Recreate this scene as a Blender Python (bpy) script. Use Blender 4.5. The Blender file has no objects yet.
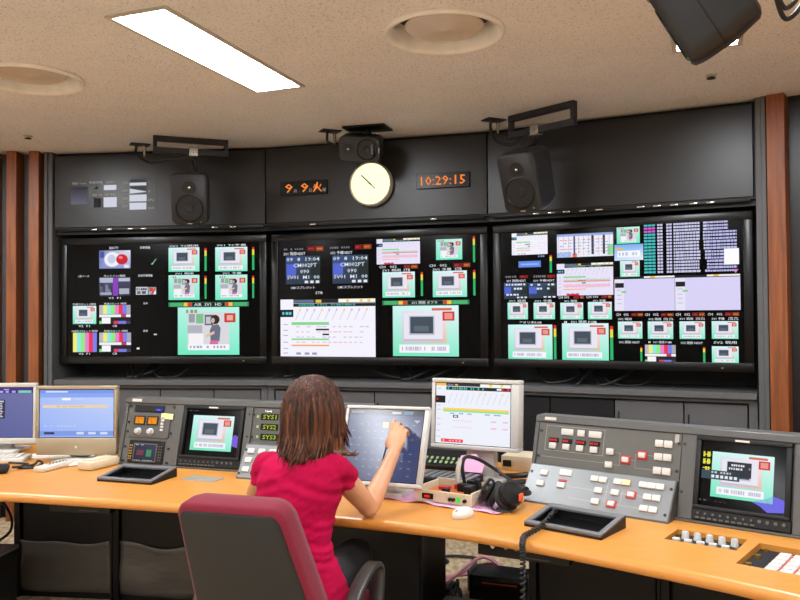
import bpy, bmesh, math, random
from math import sin, cos, pi, radians, hypot
from mathutils import Vector, Matrix, noise
random.seed(7)
SC = bpy.context.scene
COL = SC.collection

# ------------------------------------------------------------------ camera
cam_d = bpy.data.cameras.new('camera'); cam = bpy.data.objects.new('camera', cam_d)
COL.objects.link(cam); SC.camera = cam
cam_d.sensor_width = 36.0; cam_d.lens = 787.5 / 800 * 36.0; cam_d.clip_start = .02
PITCH, ROLL = .0191, -.007
_fw = Vector((0, cos(PITCH), sin(PITCH))); _x0 = Vector((1, 0, 0)); _d0 = Vector((0, sin(PITCH), -cos(PITCH)))
_X = cos(ROLL) * _x0 - sin(ROLL) * _d0; _D = sin(ROLL) * _x0 + cos(ROLL) * _d0
_m = Matrix((_X, -_D, -_fw)).transposed().to_4x4(); _m.translation = (0, 0, 1.45)
cam.matrix_world = _m

# ------------------------------------------------------------------ world, exposure
SC.view_settings.view_transform = 'Standard'
try: SC.view_settings.look = 'None'
except Exception: pass
SC.view_settings.exposure = 0.0; SC.view_settings.gamma = 1.0; SC.view_settings.use_curve_mapping = False
SC.cycles.use_denoising = True
SC.cycles.max_bounces = 8; SC.cycles.diffuse_bounces = 5; SC.cycles.glossy_bounces = 4
SC.cycles.sample_clamp_indirect = 6
SC.cycles.caustics_reflective = False; SC.cycles.caustics_refractive = False
W = bpy.data.worlds.new('world'); SC.world = W; W.use_nodes = True
W.node_tree.nodes['Background'].inputs[0].default_value = (.9, .95, 1, 1)
W.node_tree.nodes['Background'].inputs[1].default_value = .05
LAMP = 49.0            # strength of each recessed ceiling light
H_CEIL = 2.65

# ------------------------------------------------------------------ materials
def lin(c):
    return tuple(((v / 255) / 12.92 if v / 255 <= .04045 else ((v / 255 + .055) / 1.055) ** 2.4) for v in c)
def mat(name, rgb, rough=.5, metal=0, var=.08, scale=12, bump=0, bscale=60, emit=0, stretch=None, rgb2=None, spec=.5, coat=0, sheen=0):
    m = bpy.data.materials.new(name); m.use_nodes = True
    nt = m.node_tree; b = nt.nodes['Principled BSDF']
    b.inputs['Roughness'].default_value = rough; b.inputs['Metallic'].default_value = metal
    b.inputs['Specular IOR Level'].default_value = spec
    if coat: b.inputs['Coat Weight'].default_value = coat; b.inputs['Coat Roughness'].default_value = .08
    if sheen: b.inputs['Sheen Weight'].default_value = sheen
    c1 = lin(rgb); c2 = lin(rgb2) if rgb2 else tuple(v * (1 - var) for v in c1)
    tc = nt.nodes.new('ShaderNodeTexCoord'); mp = nt.nodes.new('ShaderNodeMapping')
    nt.links.new(tc.outputs['Object'], mp.inputs[0])
    if stretch: mp.inputs['Scale'].default_value = stretch
    n = nt.nodes.new('ShaderNodeTexNoise'); n.inputs['Scale'].default_value = scale; n.inputs['Detail'].default_value = 4
    nt.links.new(mp.outputs[0], n.inputs['Vector'])
    r = nt.nodes.new('ShaderNodeValToRGB'); r.color_ramp.elements[0].color = (*c2, 1); r.color_ramp.elements[1].color = (*c1, 1)
    r.color_ramp.elements[0].position = .35; r.color_ramp.elements[1].position = .65
    nt.links.new(n.outputs['Fac'], r.inputs[0]); nt.links.new(r.outputs[0], b.inputs['Base Color'])
    if bump:
        n2 = nt.nodes.new('ShaderNodeTexNoise'); n2.inputs['Scale'].default_value = bscale; n2.inputs['Detail'].default_value = 3
        nt.links.new(mp.outputs[0], n2.inputs['Vector'])
        bp = nt.nodes.new('ShaderNodeBump'); bp.inputs['Strength'].default_value = bump; bp.inputs['Distance'].default_value = .01
        nt.links.new(n2.outputs['Fac'], bp.inputs['Height']); nt.links.new(bp.outputs[0], b.inputs['Normal'])
    if emit:
        b.inputs['Emission Color'].default_value = (*c1, 1); b.inputs['Emission Strength'].default_value = emit
    return m
def emis(name, rgb, s):
    m = bpy.data.materials.new(name); m.use_nodes = True; nt = m.node_tree; nt.nodes.clear()
    e = nt.nodes.new('ShaderNodeEmission'); e.inputs[0].default_value = (*lin(rgb), 1); e.inputs[1].default_value = s
    o = nt.nodes.new('ShaderNodeOutputMaterial'); nt.links.new(e.outputs[0], o.inputs[0]); return m
def picture_mat(name, strength, gloss=None):
    m = bpy.data.materials.new(name); m.use_nodes = True; nt = m.node_tree; b = nt.nodes['Principled BSDF']
    a = nt.nodes.new('ShaderNodeAttribute'); a.attribute_name = 'Col'
    b.inputs['Base Color'].default_value = (.003, .003, .003, 1)
    b.inputs['Roughness'].default_value = gloss if gloss else .6
    b.inputs['Specular IOR Level'].default_value = .5 if gloss else .15
    nt.links.new(a.outputs['Color'], b.inputs['Emission Color']); b.inputs['Emission Strength'].default_value = strength
    return m
def print_mat(name):
    m = bpy.data.materials.new(name); m.use_nodes = True; nt = m.node_tree; b = nt.nodes['Principled BSDF']
    a = nt.nodes.new('ShaderNodeAttribute'); a.attribute_name = 'Col'; b.inputs['Roughness'].default_value = .5
    nt.links.new(a.outputs['Color'], b.inputs['Base Color']); return m
def ceiling_mat():
    m = mat('mineral ceiling board', (228, 230, 236), .95, var=.05, scale=3)
    nt = m.node_tree; b = nt.nodes['Principled BSDF']
    tc = nt.nodes['Texture Coordinate']; ramp = nt.nodes['Color Ramp']
    v = nt.nodes.new('ShaderNodeTexNoise'); v.inputs["Scale"].default_value = 105; v.inputs['Detail'].default_value = 2.5
    nt.links.new(tc.outputs['Object'], v.inputs['Vector'])
    r = nt.nodes.new('ShaderNodeValToRGB'); r.color_ramp.elements[0].position = .34; r.color_ramp.elements[1].position = .43
    r.color_ramp.elements[0].color = (.60, .54, .47, 1); r.color_ramp.elements[1].color = (1, 1, 1, 1)
    nt.links.new(v.outputs['Fac'], r.inputs[0])
    mx = nt.nodes.new('ShaderNodeMix'); mx.data_type = 'RGBA'; mx.blend_type = 'MULTIPLY'; mx.inputs[0].default_value = .75
    nt.links.new(ramp.outputs[0], mx.inputs[6]); nt.links.new(r.outputs[0], mx.inputs[7]); nt.links.new(mx.outputs[2], b.inputs['Base Color'])
    bp = nt.nodes.new('ShaderNodeBump'); bp.inputs['Strength'].default_value = .5; bp.inputs['Distance'].default_value = .006
    nt.links.new(r.outputs[0], bp.inputs['Height']); nt.links.new(bp.outputs[0], b.inputs['Normal'])
    return m
MT = dict(
    ceiling=ceiling_mat(),
    carpet=mat('carpet', (206, 186, 154), .95, rgb2=(160, 134, 100), scale=34, bump=.9, bscale=45, stretch=(1, .45, 1)),
    plaster=mat('plaster', (240, 236, 228), .9, bump=.1),
    panel=mat('charcoal wall panel', (29, 28, 28), .36, var=.06, scale=5, bump=.02, bscale=200),
    niche=mat('niche lining', (14, 14, 16), .6), frame=mat('grey frame', (90, 90, 91), .5, var=.05),
    cab=mat('cabinet grey', (88, 87, 88), .48, var=.05), cabdark=mat('cabinet black', (18, 18, 20), .5, spec=.35),
    black=mat('black', (11, 11, 12), .45, spec=.35), blackgloss=mat('black gloss', (12, 12, 13), .3, spec=.3), rubber=mat('rubber', (22, 22, 23), .7),
    tvb=mat('display bezel', (15, 15, 16), .3, spec=.35), tvs=mat('display glass', (3, 3, 4), .14, spec=.12),
    fin=mat('cherry wood fin', (148, 82, 34), .45, rgb2=(114, 58, 22), scale=5, stretch=(9, 9, .6)),
    desk=mat('beech desk', (198, 134, 57), .42, rgb2=(192, 128, 52), scale=9, stretch=(1, 5, 5), coat=.1),
    edge=mat('beech edge', (198, 132, 56), .36, rgb2=(198, 130, 54), scale=9, stretch=(1, 3, 3), coat=.15),
    console=mat('console housing', (82, 81, 78), .42, var=.06), conface=mat('console face', (88, 87, 82), .45, var=.05),
    conlight=mat('light console face', (138, 142, 144), .36, metal=.35, var=.08, scale=3, stretch=(.3, 8, 1)), tray=mat('tray grey', (104, 105, 108), .4),
    key=mat('key cap', (200, 197, 190), .4, var=.03), keyred=mat('red key', (176, 24, 34), .35, emit=.2), keyorange=mat('amber key', (235, 200, 150), .4),
    knob=mat('knob', (188, 188, 188), .3), screw=mat('screw', (14, 14, 14), .5), steel=mat('steel', (190, 188, 182), .25, metal=.9),
    silver=mat('silver plastic', (168, 154, 128), .35, metal=.3, var=.03), white=mat('white plastic', (206, 201, 190), .4, var=.03),
    lcdframe=mat('lcd plastic', (196, 195, 189), .4, var=.03), beige=mat('beige plastic', (203, 190, 163), .45, var=.04),
    speaker=mat('speaker body', (27, 27, 30), .5, var=.06), cone=mat('speaker cone', (8, 8, 9), .55),
    rail=mat('rail', (32, 33, 40), .45), diffuser=mat('diffuser', (240, 240, 240), .3), diffdisc=mat('diffuser disc', (206, 198, 188), .25), diffdark=mat('diffuser gap', (40, 36, 32), .7),
    lamp=emis('lamp', (246, 250, 255), LAMP), lampframe=mat('lamp frame', (190, 186, 178), .5),
    clockface=emis('clock face', (255, 245, 192), 1.55), picture=picture_mat('picture', 1.0), picgloss=picture_mat('glossy picture', .75, .2), print=print_mat('print'),
    led=emis('led', (90, 230, 80), .9), greenkey=mat('green key', (150, 176, 130), .4, emit=.08), ledred=emis('red led', (255, 40, 20), 1.0), vu=emis('vu', (255, 158, 40), .9),
    chairred=mat('chair fabric', (122, 32, 50), .9, var=.15, scale=200, bump=.25, bscale=400, spec=.2, sheen=.1), chairblack=mat('chair shell', (21, 20, 19), .6, var=.1, bump=.08, bscale=300),
    arm=mat('arm rest', (58, 56, 55), .33), shirt=mat('shirt', (182, 8, 68), .9, spec=.15, rgb2=(160, 4, 54), scale=8, bump=.5, bscale=26),
    jeans=mat('trousers', (24, 25, 30), .85, bump=.15, bscale=120), skin=mat('skin', (206, 152, 116), .5, rgb2=(197, 140, 103), scale=9, bump=.03, bscale=90),
    hair=mat('hair', (94, 50, 27), .5, rgb2=(28, 16, 10), scale=9, stretch=(11, 11, .7), bump=.7, bscale=22, spec=.3), hairb=mat('hair strand', (116, 68, 38), .42, rgb2=(50, 28, 16), scale=9, stretch=(11, 11, .7), spec=.4),
    eye=mat('eye', (240, 236, 230), .2), iris=mat('iris', (38, 22, 14), .2), lip=mat('lip', (190, 96, 90), .4),
    cable=mat('cable', (16, 16, 17), .5), cablew=mat('pale cable', (196, 190, 180), .5), cablep=mat('pink cable', (205, 140, 150), .5),
    sheet=mat('grey sheeting', (88, 86, 82), .24, var=.12, scale=4, bump=.5, bscale=7, stretch=(1, 1, 3)), paper=mat('paper', (236, 230, 216), .8, var=.03),
    pinkpaper=mat('pink paper', (228, 172, 206), .75, var=.12, bump=.5, bscale=30), yellow=mat('sticky note', (246, 236, 160), .8),
    pcb=mat('circuit board', (196, 108, 44), .5), orange=mat('orange', (228, 92, 34), .5), greyplate=mat('grey plate', (170, 166, 158), .35, metal=.4),
    brass=mat('brass', (200, 160, 80), .3, metal=.9), brownedge=mat('cut edge', (120, 70, 34), .6),
)

# ------------------------------------------------------------------ mesh helpers
class MB:
    def __init__(s, T=None): s.bm = bmesh.new(); s.T = T or Matrix()
    def _add(s, t, M):
        t.transform(s.T @ (M or Matrix()))
        me = bpy.data.meshes.new('t'); t.to_mesh(me); t.free(); s.bm.from_mesh(me); bpy.data.meshes.remove(me); return s
    def box(s, x0, x1, y0, y1, z0, z1, bev=0, seg=2, M=None):
        t = bmesh.new(); bmesh.ops.create_cube(t, size=1)
        for v in t.verts: v.co = Vector((x0 + (v.co.x + .5) * (x1 - x0), y0 + (v.co.y + .5) * (y1 - y0), z0 + (v.co.z + .5) * (z1 - z0)))
        if bev: bmesh.ops.bevel(t, geom=list(t.edges), offset=bev, segments=seg, affect='EDGES', profile=.5)
        return s._add(t, M)
    def cyl(s, p, q, r, r2=None, n=16, M=None):
        p = Vector(p); q = Vector(q); t = bmesh.new()
        bmesh.ops.create_cone(t, cap_ends=True, segments=n, radius1=r, radius2=r if r2 is None else r2, depth=(q - p).length)
        t.transform(Matrix.Translation((p + q) / 2) @ (q - p).to_track_quat('Z', 'Y').to_matrix().to_4x4())
        return s._add(t, M)
    def ball(s, c, r, sc=(1, 1, 1), M=None, n=16):
        t = bmesh.new(); bmesh.ops.create_uvsphere(t, u_segments=n, v_segments=max(6, n // 2), radius=r)
        t.transform(Matrix.Translation(c) @ Matrix.Diagonal((*sc, 1))); return s._add(t, M)
    def rings(s, rs, M=None, cap=True, loop=False):
        t = bmesh.new(); L = [[t.verts.new(p) for p in r] for r in rs]; n = len(L[0])
        for a, b in zip(L, L[1:] + ([L[0]] if loop else [])):
            for i in range(n): t.faces.new((a[i], a[(i + 1) % n], b[(i + 1) % n], b[i]))
        if cap and not loop:
            t.faces.new(L[0][::-1]); t.faces.new(L[-1])
        bmesh.ops.recalc_face_normals(t, faces=t.faces); return s._add(t, M)
    def lathe(s, prof, n=32, M=None):
        return s.rings([[Vector((r * cos(2 * pi * i / n), r * sin(2 * pi * i / n), z)) for i in range(n)] for r, z in prof], M, loop=prof[0][0] > 0 and prof[-1][0] > 0)
    def tube(s, pts, r, n=8, smooth=0, M=None):
        P = [Vector(p) for p in pts]
        if smooth: P = spline(P, smooth)
        R = r if isinstance(r, (list, tuple)) else None
        rs = []; up = None
        for i, p in enumerate(P):
            d = (P[min(i + 1, len(P) - 1)] - P[max(i - 1, 0)]).normalized()
            if up is None: up = d.orthogonal().normalized()
            up = (up - d * up.dot(d)).normalized(); sd = d.cross(up)
            if R:
                f = i / (len(P) - 1) * (len(R) - 1); k = min(int(f), len(R) - 2); rad = R[k] + (R[k + 1] - R[k]) * (f - k)
            else: rad = r
            rs.append([p + rad * (cos(2 * pi * j / n) * up + sin(2 * pi * j / n) * sd) for j in range(n)])
        return s.rings(rs, M)
    def prism(s, poly, z0, z1, bev=0, M=None):
        t = bmesh.new(); vs = [t.verts.new((x, y, z0)) for x, y in poly]; f = t.faces.new(vs)
        g = bmesh.ops.extrude_face_region(t, geom=[f]); bmesh.ops.translate(t, vec=(0, 0, z1 - z0), verts=[v for v in g['geom'] if isinstance(v, bmesh.types.BMVert)])
        bmesh.ops.recalc_face_normals(t, faces=t.faces)
        if bev: bmesh.ops.bevel(t, geom=[e for e in t.edges], offset=bev, segments=2, affect='EDGES', profile=.5)
        return s._add(t, M)
    def frame(s, x0, x1, y0, y1, w, z0, z1, bev=0, M=None, w4=None):
        l, r, b, t_ = w4 or (w, w, w, w)
        s.box(x0, x1, y1 - t_, y1, z0, z1, bev, M=M); s.box(x0, x1, y0, y0 + b, z0, z1, bev, M=M)
        s.box(x0, x0 + l, y0 + b, y1 - t_, z0, z1, bev, M=M); s.box(x1 - r, x1, y0 + b, y1 - t_, z0, z1, bev, M=M); return s
    def done(s, name, m, parent=None, smooth=None):
        me = bpy.data.meshes.new(name); s.bm.to_mesh(me); s.bm.free()
        return link(name, me, m, parent, smooth)
def spline(P, k):
    out = []
    for i in range(len(P) - 1):
        a, b, c, d = P[max(i - 1, 0)], P[i], P[i + 1], P[min(i + 2, len(P) - 1)]
        for j in range(k):
            t = j / k
            out.append(.5 * ((2 * b) + (c - a) * t + (2 * a - 5 * b + 4 * c - d) * t * t + (3 * b - a - 3 * c + d) * t ** 3))
    out.append(P[-1]); return out
def link(name, me, m, parent=None, smooth=None):
    o = bpy.data.objects.new(name, me); COL.objects.link(o)
    if m is not None and not me.materials: me.materials.append(MT[m] if isinstance(m, str) else m)
    if parent is not None: o.parent = parent
    a = smooth if smooth is not None else 40
    if a and len(me.polygons):
        me.polygons.foreach_set('use_smooth', [True] * len(me.polygons)); me.set_sharp_from_angle(angle=radians(a))
    return o
def tag(o, label=None, cat=None, group=None, kind=None):
    if label: o['label'] = label
    if cat: o['category'] = cat
    if group: o['group'] = group
    if kind: o['kind'] = kind
    return o
def thing(name, label, cat, loc=(0, 0, 0), rz=0, group=None):
    o = bpy.data.objects.new(name, None); COL.objects.link(o); o.empty_display_size = .05
    o.location = loc; o.rotation_euler = (0, 0, rz); return tag(o, label, cat, group)
def struct(name): 
    o = bpy.data.objects.new(name, None); COL.objects.link(o); o['kind'] = 'structure'; return o
def S(o): o['kind'] = 'structure'; return o
def pc(o, name, me, m, parent):      # a piece sharing mesh data
    q = bpy.data.objects.new(name, me); COL.objects.link(q); q.parent = parent; return q
def dup(root, loc, rz=None, label=None):
    r = root.copy(); COL.objects.link(r); r.location = loc
    if rz is not None: r.rotation_euler = (0, 0, rz)
    if label: r['label'] = label
    for ch in list(root.children):
        c = ch.copy(); COL.objects.link(c); c.parent = r
        for g in list(ch.children):
            d = g.copy(); COL.objects.link(d); d.parent = c
    return r
# upright face: x right, y up, z toward the viewer; leaning back by t
def face(t=0, o=(0, 0, 0)):
    return Matrix.Translation(o) @ Matrix(((1, 0, 0, 0), (0, sin(t), -cos(t), 0), (0, cos(t), sin(t), 0), (0, 0, 0, 1)))

# ------------------------------------------------------------------ pictures on screens and signs
TXC = {}
def text_geo(strings):
    obs = []
    for st in strings:
        c = bpy.data.curves.new('txt', 'FONT'); c.body = st; c.size = 1; c.resolution_u = 1; c.fill_mode = 'FRONT'; c.offset = .007
        o = bpy.data.objects.new('txt', c); COL.objects.link(o); obs.append((st, o, c))
    dg = bpy.context.evaluated_depsgraph_get()
    for st, o, c in obs:
        me = bpy.data.meshes.new_from_object(o.evaluated_get(dg))
        V = [(v.co.x, v.co.y) for v in me.vertices]; Fs = [tuple(p.vertices) for p in me.polygons]
        if V:
            x0 = min(v[0] for v in V); x1 = max(v[0] for v in V); y0 = min(v[1] for v in V); y1 = max(v[1] for v in V)
            TXC[st] = ([((x - x0) / max(x1 - x0, 1e-6), (y - y0) / max(y1 - y0, 1e-6)) for x, y in V], Fs)
        else: TXC[st] = ([], [])
        bpy.data.meshes.remove(me); bpy.data.objects.remove(o); bpy.data.curves.remove(c)
class Pic:
    def __init__(s, T, e0, step=.0005): s.T = T; s.e0 = e0; s.step = step; s.V = []; s.F = []; s.C = []
    def poly(s, pts, col, layer=0):
        b = len(s.V); z = s.e0 + layer * s.step
        s.V += [s.T @ Vector((x, y, z)) for x, y in pts]; s.F.append(tuple(range(b, b + len(pts))))
        cs = col if isinstance(col, list) else [col] * len(pts); s.C += [lin(c) for c in cs]
    def rect(s, x0, y0, x1, y1, col, layer=0): s.poly([(x0, y0), (x1, y0), (x1, y1), (x0, y1)], col, layer)
    def disc(s, x, y, rx, ry, col, layer=0, n=14): s.poly([(x + rx * cos(2 * pi * i / n), y + ry * sin(2 * pi * i / n)) for i in range(n)], col, layer)
    def text(s, st, x0, y0, x1, y1, col, layer=3):
        if st not in TXC: text_geo([st])
        V, Fs = TXC[st]; b = len(s.V); z = s.e0 + layer * s.step
        s.V += [s.T @ Vector((x0 + u * (x1 - x0), y0 + v * (y1 - y0), z)) for u, v in V]
        s.F += [tuple(b + i for i in f) for f in Fs]; s.C += [lin(col)] * len(V)
    def dashes(s, x0, y0, x1, y1, col, n, layer=3, seed=0):
        rr = random.Random(seed + int(x0 * 1000) + int(y0 * 777)); w = (x1 - x0) / n
        for i in range(n):
            if rr.random() < .82: s.rect(x0 + i * w, y0, x0 + (i + .45 + .4 * rr.random()) * w, y1, col, layer)
    def done(s, name, parent, m='picture'):
        me = bpy.data.meshes.new(name); me.from_pydata(s.V, [], s.F)
        ca = me.color_attributes.new('Col', 'FLOAT_COLOR', 'POINT')
        ca.data.foreach_set('color', [v for c in s.C for v in (*c, 1)])
        return link(name, me, m, parent, 0)
def lerp2(R, u0, v0, u1, v1):
    x0, y0, x1, y1 = R; return (x0 + u0 * (x1 - x0), y0 + v0 * (y1 - y0), x0 + u1 * (x1 - x0), y0 + v1 * (y1 - y0))
def dev_tile(p, R, l=1):       # still picture of an old television set on a green ground
    p.rect(*R, [(112, 228, 186), (136, 234, 204), (224, 248, 250), (206, 246, 243)], l)
    q = lambda a, b, c, d, col, k: p.rect(*lerp2(R, a, b, c, d), col, l + k)
    q(.14, .26, .82, .90, [(206, 196, 214), (232, 190, 160), (240, 236, 244), (222, 222, 236)], 1)
    q(.17, .30, .76, .86, (232, 230, 240), 2); q(.25, .42, .64, .80, (188, 190, 208), 3); q(.27, .45, .62, .78, (66, 78, 92), 4)
    q(.33, .49, .55, .60, (92, 104, 112), 5); q(.17, .30, .76, .34, (196, 190, 214), 3)
    q(.10, .07, .86, .23, (246, 244, 250), 2)
    x0, y0, x1, y1 = lerp2(R, .14, .11, .82, .19)
    p.dashes(x0, y0, x1, y1, (186, 178, 208), 24, l + 3)
    q(.76, .70, .94, .88, (206, 52, 52), 3); q(.79, .73, .91, .85, (236, 150, 140), 4); q(.60, .90, .90, .95, (214, 110, 96), 3)
def wom_tile(p, R, l=1):       # still picture of a woman standing in a kitchen
    p.rect(*R, [(110, 232, 190), (120, 236, 200), (190, 244, 232), (180, 242, 228)], l)
    q = lambda a, b, c, d, col, k: p.rect(*lerp2(R, a, b, c, d), col, l + k)
    q(.16, .10, .84, .90, (216, 216, 222), 1); q(.16, .46, .40, .62, (176, 178, 190), 2); q(.18, .22, .42, .44, (242, 242, 244), 2)
    q(.30, .66, .42, .86, (120, 190, 140), 2); q(.44, .62, .58, .84, (92, 96, 108), 2); q(.46, .65, .54, .80, (190, 196, 206), 3); q(.18, .68, .28, .86, (150, 156, 170), 2)
    x0, y0, x1, y1 = R; w = x1 - x0; h = y1 - y0
    p.poly([(x0 + a * w, y0 + b * h) for a, b in ((.54, .28), (.68, .28), (.70, .56), (.66, .64), (.56, .62), (.52, .5))], (104, 112, 128), l + 3)
    p.poly([(x0 + a * w, y0 + b * h) for a, b in ((.53, .30), (.66, .30), (.66, .22), (.52, .22))], (214, 110, 160), l + 4)
    p.poly([(x0 + a * w, y0 + b * h) for a, b in ((.46, .36), (.60, .44), (.60, .50), (.46, .42))], (226, 190, 170), l + 5)
    p.disc(x0 + .61 * w, y0 + .74 * h, .075 * w, .10 * h, (50, 36, 34), l + 4); p.disc(x0 + .575 * w, y0 + .72 * h, .03 * w, .055 * h, (214, 176, 158), l + 5)
    q(.76, .68, .94, .87, (200, 56, 56), 3); q(.80, .72, .90, .83, (240, 170, 150), 4); q(.17, .10, .84, .22, (246, 246, 250), 2)
    p.dashes(*lerp2(R, .2, .14, .8, .19), (170, 160, 196), 11, l + 3); p.dashes(*lerp2(R, .07, .88, .34, .95), (150, 150, 120), 4, l + 3)
BARS = [(244, 236, 120), (140, 232, 228), (140, 236, 130), (232, 130, 206), (232, 52, 84), (120, 128, 236)]
def bars_tile(p, R, l=1):
    for i, c in enumerate(BARS): p.rect(*lerp2(R, i / 6, 0, (i + 1) / 6, 1), c, l)
def bars2_tile(p, R, l=1):
    p.rect(*R, (30, 30, 34), l)
    for i, c in enumerate([(186, 186, 196)] + BARS[:1] + BARS[1:6] + [(168, 168, 176)]): p.rect(*lerp2(R, i / 8, .52, (i + 1) / 8, 1), c, l + 1)
    p.rect(*lerp2(R, 0, .36, 1, .5), (240, 240, 246), l + 1); p.rect(*lerp2(R, .08, .02, .36, .34), (246, 246, 250), l + 1); p.rect(*lerp2(R, .7, .36, .86, .5), (190, 60, 90), l + 2)
    for i, c in enumerate(((120, 220, 130), (214, 60, 100), (120, 120, 220), (60, 60, 90))): p.rect(*lerp2(R, (0, .46, .62, .86)[i], 0, (.08, .62, .86, 1)[i], .16), c, l + 2)
def met_tile(p, R, l=1):
    p.rect(*lerp2(R, 0, 0, 1, .66), (40, 178, 106), l); p.rect(*lerp2(R, 0, .66, 1, .9), (232, 220, 70), l); p.rect(*lerp2(R, 0, .9, 1, 1), (226, 40, 40), l)
def strip_tile(p, R, l=1):
    p.rect(*R, (46, 120, 84), l)
    for a, b, c in ((.19, .24, (240, 200, 60)), (.24, .29, (214, 60, 50)), (.71, .75, (214, 60, 50)), (.75, .80, (240, 200, 60)), (.02, .18, (70, 176, 110)), (.81, .98, (70, 176, 110)), (.30, .70, (14, 20, 20))): p.rect(*lerp2(R, a, .1, b, .9), c, l + 1)
def sheet_tile(p, R, l=1, lav=False):
    p.rect(*R, (232, 226, 248) if lav else (244, 242, 252), l); q = lambda a, b, c, d, col, k=1: p.rect(*lerp2(R, a, b, c, d), col, l + k)
    q(.14, .93, 1, 1, (28, 28, 34)); q(.14, .94, .36, .99, (96, 110, 140), 2); q(.38, .94, .44, .99, (236, 190, 60), 2); q(.62, .94, 1, 1, (250, 246, 236), 2)
    for a in (.70, .84, .92): q(a, .945, a + .03, .99, (246, 206, 70), 3)
    q(.14, .87, 1, .925, (22, 30, 32)); p.dashes(*lerp2(R, .17, .885, .8, .915), (60, 170, 160), 22, l + 2)
    q(0, .69, .14, .82, (18, 20, 26)); p.dashes(*lerp2(R, .02, .73, .13, .78), (90, 200, 220), 3, l + 2)
    x0, y0, x1, y1 = R; w = x1 - x0; h = y1 - y0
    for i in range(10):
        a = .19 + i * .078
        p.poly([(x0 + (a - .03) * w, y0 + .64 * h), (x0 + (a - .022) * w, y0 + .64 * h), (x0 + (a + .03) * w, y0 + .84 * h), (x0 + (a + .022) * w, y0 + .84 * h)], (208, 206, 222), l + 1)
        q(a + .012, .79, a + .03, .83, ((244, 220, 90), (196, 190, 220), (210, 200, 214))[i % 3], 2)
    q(.12, .55, .52, .60, (134, 214, 140)); q(.12, .285, .52, .315, (140, 214, 150)); q(.12, .18, .52, .205, (246, 160, 84)); q(.38, .455, .52, .485, (40, 40, 48)); q(.45, .37, .52, .40, (40, 40, 48))
    for k, yy in enumerate((.51, .42, .33, .24)): p.dashes(*lerp2(R, .17, yy, .95, yy + .018), ((200, 196, 224), (236, 190, 200))[k % 2], 14, l + 1)
    for yy in (.55, .45, .36, .24, .13, .05): q(.03, yy, .08, yy + .014, (170, 166, 190))
    for a in (.17, .26, .34): q(a, .03, a + .05, .07, (150, 150, 190))
def q_tile(p, R, l=1, txt=True):
    p.rect(*R, [(44, 60, 84), (30, 44, 50), (40, 60, 66), (58, 84, 140)], l); p.rect(*lerp2(R, .02, .3, .3, .72), (82, 100, 206), l + 1); p.rect(*lerp2(R, .72, .3, 1, .7), (30, 40, 44), l + 1)
    w = (226, 230, 240)
    if txt:
        p.text('09  8  19:04', *lerp2(R, .02, .82, .98, .95), w, l + 3); p.text('CM002PT', *lerp2(R, .22, .60, .9, .74), w, l + 3); p.text('090', *lerp2(R, .42, .38, .68, .52), w, l + 3)
        p.text('SV01  M1  00', *lerp2(R, .04, .18, .98, .31), w, l + 3)
    else:
        p.dashes(*lerp2(R, .08, .82, .95, .93), w, 7, l + 3); p.dashes(*lerp2(R, .3, .56, .8, .68), w, 4, l + 3); p.dashes(*lerp2(R, .1, .2, .7, .3), w, 4, l + 3)
    for i in range(3): p.rect(*lerp2(R, .55 + i * .16, .03, .65 + i * .16, .12), w, l + 3)
CJ = ['SV1 TS現用', 'SV1 TS予備', 'AIR  SV1  HD', 'SV1 現用NEXT', 'SV1 予備NEXT', '09  8  19:04', 'CM002PT', '090', 'SV01  M1  00', 'CM1スプレジット', 'STB', 'CH   002', 'SV1 現用', 'SV1 予備', 'SV1 現用 オフラ', 'V2  P1', 'V3  P1', 'CB', 'BEAUTY', '気象情報', '1系ベース', 'カットイン1現用', '完成字幕情報', '外線スロット1現用', '放送スロット1現用', 'CM空スロット現用', '信号', '風速', '10:29:15', '9', '月', '日', '火', '曜', 'SV2 現用', 'アオリ本RGB', 'M   SV1 現用 PGM', 'CH 001', '警報情報', '空き情報', '換気', '雨量ﾚﾍﾞﾙ mm', '気温', '湿度', '気圧', '風向', '%', '℃', 'hPa', 'm/s', 'SYS1', 'SYS2', 'SYS3', 'STB ST6', 'SV2 現用 NEXT']
text_geo(CJ)
# ------------------------------------------------------------------ layout of the room: everything stands on arcs about one centre
CX, CY, RT, PH, DL = -2.764, -3.496, 9.237, .2848, .1714
def polar(R, b, z=0): return Vector((CX + R * sin(b), CY + R * cos(b), z))
def bay(k): return PH + (k - 1) * DL          # bearing of wall facet k (0 left, 1 middle, 2 right)
def FM(k, off=0):                              # frame of a wall facet: x along it, y up, z toward the room
    b = bay(k); return Matrix.Translation(polar(RT + off, b)) @ Matrix.Rotation(-b, 4, 'Z') @ face()
FW = .7885                                     # half width of a facet

# floor, ceiling
fl = S(MB().box(-6.2, 5.2, -4.6, 7.2, -.06, 0).done('floor', 'carpet'))
# recessed ceiling lights
LD = Vector((-.354, -.935)).normalized(); LWv = Vector((.935, -.354)).normalized(); LLEN, LWID = 1.13, .27
L0 = Vector((-.755, 4.178)); COLV = Vector((2.02, -.60)); ROWV = LD * 2.4
spots = []
for r in range(0, 3):
    for c in range(-1, 3): spots.append((r, c, L0 + COLV * c + ROWV * r - LWv * (.45 if r else 0)))
def rect_hole(p): return [p, p + LWv * LWID, p + LWv * LWID + LD * LLEN, p + LD * LLEN]
cb = MB().box(-6.2, 5.2, -4.6, 7.2, H_CEIL, H_CEIL + .04)
ceil = S(cb.done('ceiling', 'ceiling', None, 0))
cut = MB()
for r, c, p in spots: cut.prism([tuple(q) for q in rect_hole(p)], H_CEIL - .1, H_CEIL + .1)
AIR = [(-1.845, 3.925), (.195, 3.312)]
for x, y in AIR: cut.cyl((x, y, H_CEIL - .1), (x, y, H_CEIL + .1), .226, n=40)
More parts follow.
